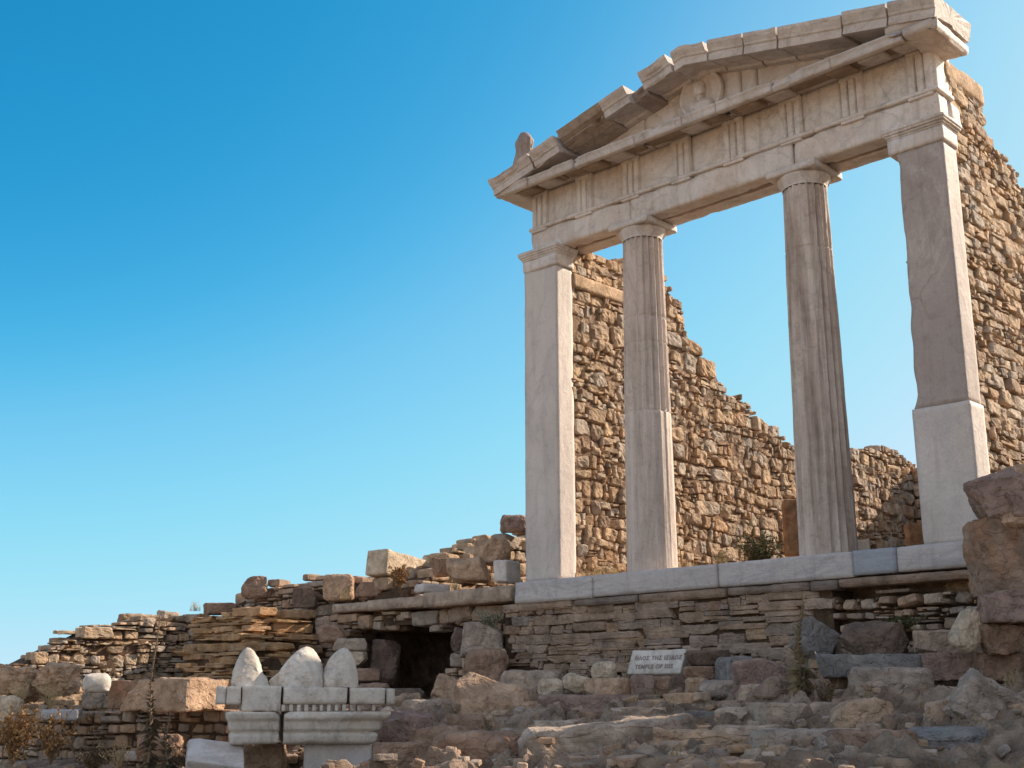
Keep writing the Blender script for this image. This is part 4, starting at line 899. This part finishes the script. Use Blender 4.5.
for k, (px_, py0, py1, wd, lean, ex) in enumerate([(249, 649, 687, 32, -.13, 2.2), (300, 646, 687, 42, .05, 3.0), (337, 648, 687, 36, .10, 2.6)]):
    h = (py1-py0)/PXM; R0 = wd/PXM/2; zs = np.linspace(0, 1, 40); th = np.arange(56)*2*math.pi/56
    Z, T_ = np.meshgrid(zs, th, indexing='ij'); R = R0*1.05*(1-Z**ex)**.62
    if k == 0: R = R*(1+.35*np.clip(np.cos(T_-.3), 0, 1)*np.clip(.35-Z, 0, 1)*2.5)
    V = np.stack([R*np.cos(T_)+lean*Z*h, R*.85*np.sin(T_), Z*h], -1)
    V += (.012*fbm(V*24+k*5, k, 4)+.022*fbm(V*8+k*5, k+3, 3)-.10*np.clip(.10-np.abs(fbm(V*7+k, k+6, 3)), 0, 1))[..., None]*np.array([1, 1, .4])
    for nn_, hh_ in (((.75, -.55, .35), .80), ((-.5, -.8, .3), .80), ((.1, -.95, .25), .78), ((-.9, -.2, .4), .86)):
        nn_ = np.array(nn_)/np.linalg.norm(nn_); nn_ = nn_+.25*RS(k*7+int(hh_*100)).normal(size=3)*np.array([1, 1, .3]); nn_ /= np.linalg.norm(nn_); e = np.maximum((V-np.array([0, 0, h*.3]))@nn_-hh_*R0, 0); V = V-nn_*e[..., None]*.5
    V[-1] = V[-1].mean(0)
    ix = np.arange(V[..., 0].size).reshape(V.shape[:2]); nx = np.roll(ix, -1, 1); q = MB(); q.add(V+np.array([(px_-305)/PXM, -.12, z_t-.008]), np.stack([ix[:-1], nx[:-1], nx[1:], ix[1:]], -1).reshape(-1, 4))
    q.build('cone', M['marble_white'], al, smooth=False)
q = MB(); V, F = rocks([((284-305)/PXM, .05, z_t+.05)], [(.10, .12, .08)], roty(-.5), 3, 12, .4, 5); q.add(V, F); q.build('broken_cone', M['marble_white'], al)
q = MB(); x0, x1 = seg(296, 370); sm_c = atD(333, 762, 8.75)
K(338, 764, 9.4, 66, 42, 'marble_new', 'squared pale stone supporting the right half of the altar', yaw=.12, dep=.8, name='stone_block')

# ------------------------------------------------------------------ sign
cs = onp(656, 661.5, 1, -.62); sc_ = 10.4/FPX
Dsg = float((cs-CAM)@VV); wS, hS, tS = .56, .235, .07
sg = empty('name_plaque', cs); tag(sg, 'white marble name plaque leaning on stones below the temple', 'sign')
ln = math.radians(-26); sg.rotation_euler = (ln, math.radians(0), math.radians(4))
q = MB(); wornbox(q, (-wS/2, 0, -hS/2), (wS/2, tS, hS/2), step=.015, wear=.003, chip=.012, rough=.0015, seed=400); q.build('slab', M['marble_white'], sg)
for words, zz, s_, x0_ in ((('ΝΑΟΣ', 'ΤΗΣ', 'ΙΣΙΔΟΣ'), .032, .048, -.232), (('TEMPLE', 'OF', 'ISIS'), -.05, .050, -.21)):
    for wd_ in words:
        cu = bpy.data.curves.new('t', 'FONT'); cu.body = wd_; cu.size = s_*1.08; cu.align_x = 'LEFT'; cu.align_y = 'CENTER'; cu.extrude = .0012; cu.space_character = 1.1; cu.offset = .0014
        to = bpy.data.objects.new('t', cu); col.objects.link(to); bpy.context.view_layer.update()
        me = bpy.data.meshes.new_from_object(to.evaluated_get(bpy.context.evaluated_depsgraph_get())); bpy.data.objects.remove(to)
        wdt = max(v.co.x for v in me.vertices)
        o = bpy.data.objects.new('lettering', me); col.objects.link(o); me.materials.clear(); me.materials.append(M['letter']); o.parent = sg
        o.location = (x0_, -.0022, zz); o.rotation_euler = (math.pi/2, 0, 0); x0_ += wdt+.022

# ------------------------------------------------------------------ plants
def shrub(name, base, h, wd, nst, mstem, mleaf, label, cat, seed, leaves=200, ll=.03, lw=.012, spread=.6, droop=0, leaf_from=.2, sr=.004, group=None):
    rs = RS(seed); e = empty(name, base); tag(e, label, cat, group); qs = MB(); ql = MB(); pts_all = []
    for k in range(nst):
        a = rs.uniform(0, 6.28); t = np.linspace(0, 1, 9); r = wd*rs.uniform(.1, 1)*spread; hh = h*rs.uniform(.55, 1)
        p = np.stack([math.cos(a)*r*t**1.4, math.sin(a)*r*t**1.4, hh*t-droop*t**3*h], -1)+.10*wd*np.stack([vnoise(np.stack([t*4, t*0+k, t*0+j], -1), seed) for j in range(3)], -1)*t[:, None]
        tube(qs, p, sr*(1.3-t), 4); pts_all.append(p)
        for b in range(3):
            i = rs.randint(3, 8); d = rs.normal(size=3)*np.array([1, 1, .5])+np.array([0, 0, .5]); d /= np.linalg.norm(d); p2 = p[i]+d*np.linspace(0, 1, 5)[:, None]*h*.22; tube(qs, p2, sr*.6, 3); pts_all.append(p2)
    qs.build('stems', M[mstem], e)
    if leaves:
        for k in range(leaves):
            p = pts_all[rs.randint(len(pts_all))]; i = rs.uniform(leaf_from, 1)*(len(p)-1); a = p[int(i)]+(p[min(int(i)+1, len(p)-1)]-p[int(i)])*(i % 1)
            leaf(ql, a, rs.normal(size=3)+np.array([0, 0, .4]), ll*rs.uniform(.6, 1.3), lw, rs.normal(size=3), .4)
        ql.build('leaves', M[mleaf], e, smooth=False)
    return e
def grass(name, base, h, wd, nb, mat, label, seed, group=None):
    rs = RS(seed); q = MB()
    for k in range(nb):
        a = rs.uniform(0, 6.28); r = wd*rs.uniform(0, .4); d = rs.normal(0, .35, 2); t = np.linspace(0, 1, 5); hh = h*rs.uniform(.5, 1)
        tube(q, np.stack([math.cos(a)*r+d[0]*hh*t**2, math.sin(a)*r+d[1]*hh*t**2, hh*t*(1-.15*t)], -1), .0028*(1.1-t), 3)
    o = q.build(name, M[mat], loc=base); return tag(o, label, 'grass', group)
def spike(base, h, label, seed, mleaf, mstem, leaves, lean=0, ll=.07):
    rs = RS(seed); e = empty('spiky_plant', base); tag(e, label, 'plant'); q = MB(); t = np.linspace(0, 1, 14)
    c = np.stack([lean*t**2*h+.015*np.sin(t*9), .01*np.sin(t*7), h*t], -1); tube(q, c, .009*(1.2-t)+.002, 6); q.build('stem', M[mstem], e); q = MB()
    for k in range(leaves):
        u = rs.uniform(.02, 1)**1.0; i = u*13; p = c[int(i)]+(c[min(int(i)+1, 13)]-c[int(i)])*(i % 1); a = rs.uniform(0, 6.28)
        up = .9 if u > .35 else -.5; L = ll*(1.5 if u < .35 else 1.0*(1.15-u))*rs.uniform(.6, 1.2)
        leaf(q, p, np.array([math.cos(a), math.sin(a), up*rs.uniform(.3, 1)]), L, L*.28, np.array([-math.sin(a), math.cos(a), .2]), .6)
    q.build('leaves', M[mleaf], e, smooth=False); return e
spike(atD(801, 706, 8.35), .76, 'tall dry spiky plant standing in the rocks before the podium', 1, 'drygreen', 'twig', 420, lean=.08)
spike(atD(146, 775, 9.0), 1.15, 'tall dark dead flower spike at the lower left against the wall', 2, 'darkleaf', 'twig', 330, lean=.02, ll=.06)
spike(atD(165, 790, 8.8), .55, 'short dark dead stalk with drooping leaves beside the tall spike', 3, 'darkleaf', 'twig', 200, lean=-.04, ll=.09)
shrub('dry_shrub', atD(399, 591, Y(399, 591, .02)), .30, .24, 22, 'twig', 'rustleaf', 'orange dry shrub on the terrace before the pale marble block', 'shrub', 5, 520, .035, .022)
shrub('green_bush', onp(760, 574, 1, 1.5), .42, .55, 60, 'twig', 'green', 'dark green bush growing inside the temple behind the columns', 'bush', 6, 2600, .035, .012)
shrub('green_bush', onp(722, 578, 1, 1.4), .30, .22, 24, 'straw', 'grey_green', 'small straw coloured bush left of the dark green bush', 'bush', 16, 240, .03, .01)
shrub('rosette_plant', atD(490, 632, Y(490, 632, -.14)), .22, .2, 14, 'grey_green', 'grey_green', 'grey green tufted plant hanging on the wall left of the podium', 'plant', 7, 260, .05, .014, .8)
shrub('creeping_plant', atD(905, 632, 9.3), .12, .25, 20, 'twig', 'green', 'low green creeping plant right of the slate boulder', 'plant', 8, 320, .03, .014, .9)
shrub('dry_twigs', atD(972, 738, 6.7), .18, .2, 16, 'straw', 'straw', 'bundle of dry pale twigs among the lower right rocks', 'twigs', 9, 0, droop=.5, sr=.003)
shrub('dry_twigs', atD(873, 742, 6.9), .12, .12, 9, 'straw', 'straw', 'few thin dry twigs left of the rust stained rock', 'twigs', 10, 0, droop=.3, sr=.002)
shrub('dry_shrub', atD(12, 768, 10.0), .50, .5, 30, 'twig', 'rustleaf', 'big rusty yellow dry shrub in the lower left corner', 'shrub', 11, 700, .045, .02)
shrub('dry_shrub', atD(50, 765, 10.0), .42, .42, 26, 'twig', 'rustleaf', 'rusty dry shrub right of the one in the corner', 'shrub', 12, 420, .04, .018)
shrub('dry_shrub', atD(92, 775, 9.8), .30, .4, 26, 'twig', 'darkleaf', 'dark leafless scrub at the foot of the lower left wall', 'shrub', 13, 300, .04, .012)
shrub('dry_shrub', atD(50, 712, 11.0), .32, .30, 18, 'straw', 'straw', 'thin pale leafless shrub before the sunlit rocks, left', 'shrub', 14, 0, sr=.0028)
shrub('dry_shrub', atD(190, 775, 9.3), .26, .3, 20, 'twig', 'darkleaf', 'dark scrub behind the tilted paving slab', 'shrub', 15, 300, .04, .012)
for k, (px_, y_, h_, lb) in enumerate([(595, .5, .16, 'tuft of dry grass on the step between left pier and left column'), (613, .7, .14, 'second tuft of dry grass just left of the left column'), (690, .8, .14, 'dry grass tuft just right of the left column foot')]):
    grass('grass_tuft', onp(px_, 583 if k < 2 else 578, 1, y_)*np.array([1, 1, 0])+np.array([0, 0, -.03]), h_+.14, .5, 110, 'straw', lb, 40+k)
for k, (px_, py_, D_, lb) in enumerate([(455, 590, Y(455, 590, .3), 'dry grass tuft on the coping left of the left pier'), (195, 611, Y(195, 611, -.1), 'thin dry grass on the crest of the left wall'), (376, 578, Y(376, 578, .5), 'thin grass blades left of the pale marble block on the skyline'), (345, 599, Y(345, 599, .2), 'dry grass at the foot of the drum shaped stone'), (1015, 690, 7.8, 'dry tuft at the right edge above the folded rock'), (430, 770, 8.1, 'pale grass tuft at the bottom right of the altar')]):
    grass('grass_tuft', atD(px_, py_, D_), .2, .2, 30, 'straw', lb, 50+k)
rs = RS(91); q = MB()
for k in range(260):
    if k < 120: x, y = rs.uniform(-2.7, 3.2), rs.uniform(-5, -.3)
    elif k < 200: x, y = rs.uniform(-5.5, -2.7), rs.uniform(-5, -.5)
    else: x, y = rs.uniform(-8, -2.7), rs.uniform(.15, 1.2)
    z = gz(x, y)-.01
    for b in range(rs.randint(5, 13)):
        d = rs.normal(0, .4, 2); hh = rs.uniform(.04, .13); t = np.linspace(0, 1, 4); o_ = rs.normal(0, .015, 2)
        tube(q, np.stack([x+o_[0]+d[0]*hh*t**2, y+o_[1]+d[1]*hh*t**2, z+hh*t*(1-.2*t)], -1), .0022*(1.15-t), 3)
tag(q.build('dry_grass', M['straw']), 'sparse dry grass blades sprouting between the stones', 'grass', kind='stuff')
shrub('dry_shrub', atD(18, 712, 10.9), .30, .30, 24, 'straw', 'straw', 'pale straw coloured scrub before the sunlit rock at the left edge', 'shrub', 24, 120, .03, .008, sr=.0026)
shrub('dry_shrub', atD(118, 770, 9.7), .24, .3, 18, 'straw', 'straw', 'low straw coloured scrub beside the tall dark flower spike', 'shrub', 25, 90, .03, .008, sr=.0026)
shrub('dry_shrub', atD(830, 704, 8.3), .16, .2, 14, 'twig', 'drygreen', 'small brown weed right of the tall dry spiky plant', 'shrub', 26, 120, .03, .01)
# small things inside the temple
K(791, 528, 13.6, 14, 56, 'wood', 'ochre squared post leaning on the inner wall left of the right column', dep=1, name='stone_post', cat='post', wear=.015, chip=.04)
K(915, 541, 13.2, 16, 34, 'wood', 'short ochre squared post left of the right pier', dep=1, name='stone_post', cat='post', wear=.015, chip=.04)
K(862, 548, 12.6, 14, 16, 'marble_white', 'small white block on the step right of the right column', dep=.8, wear=.01)
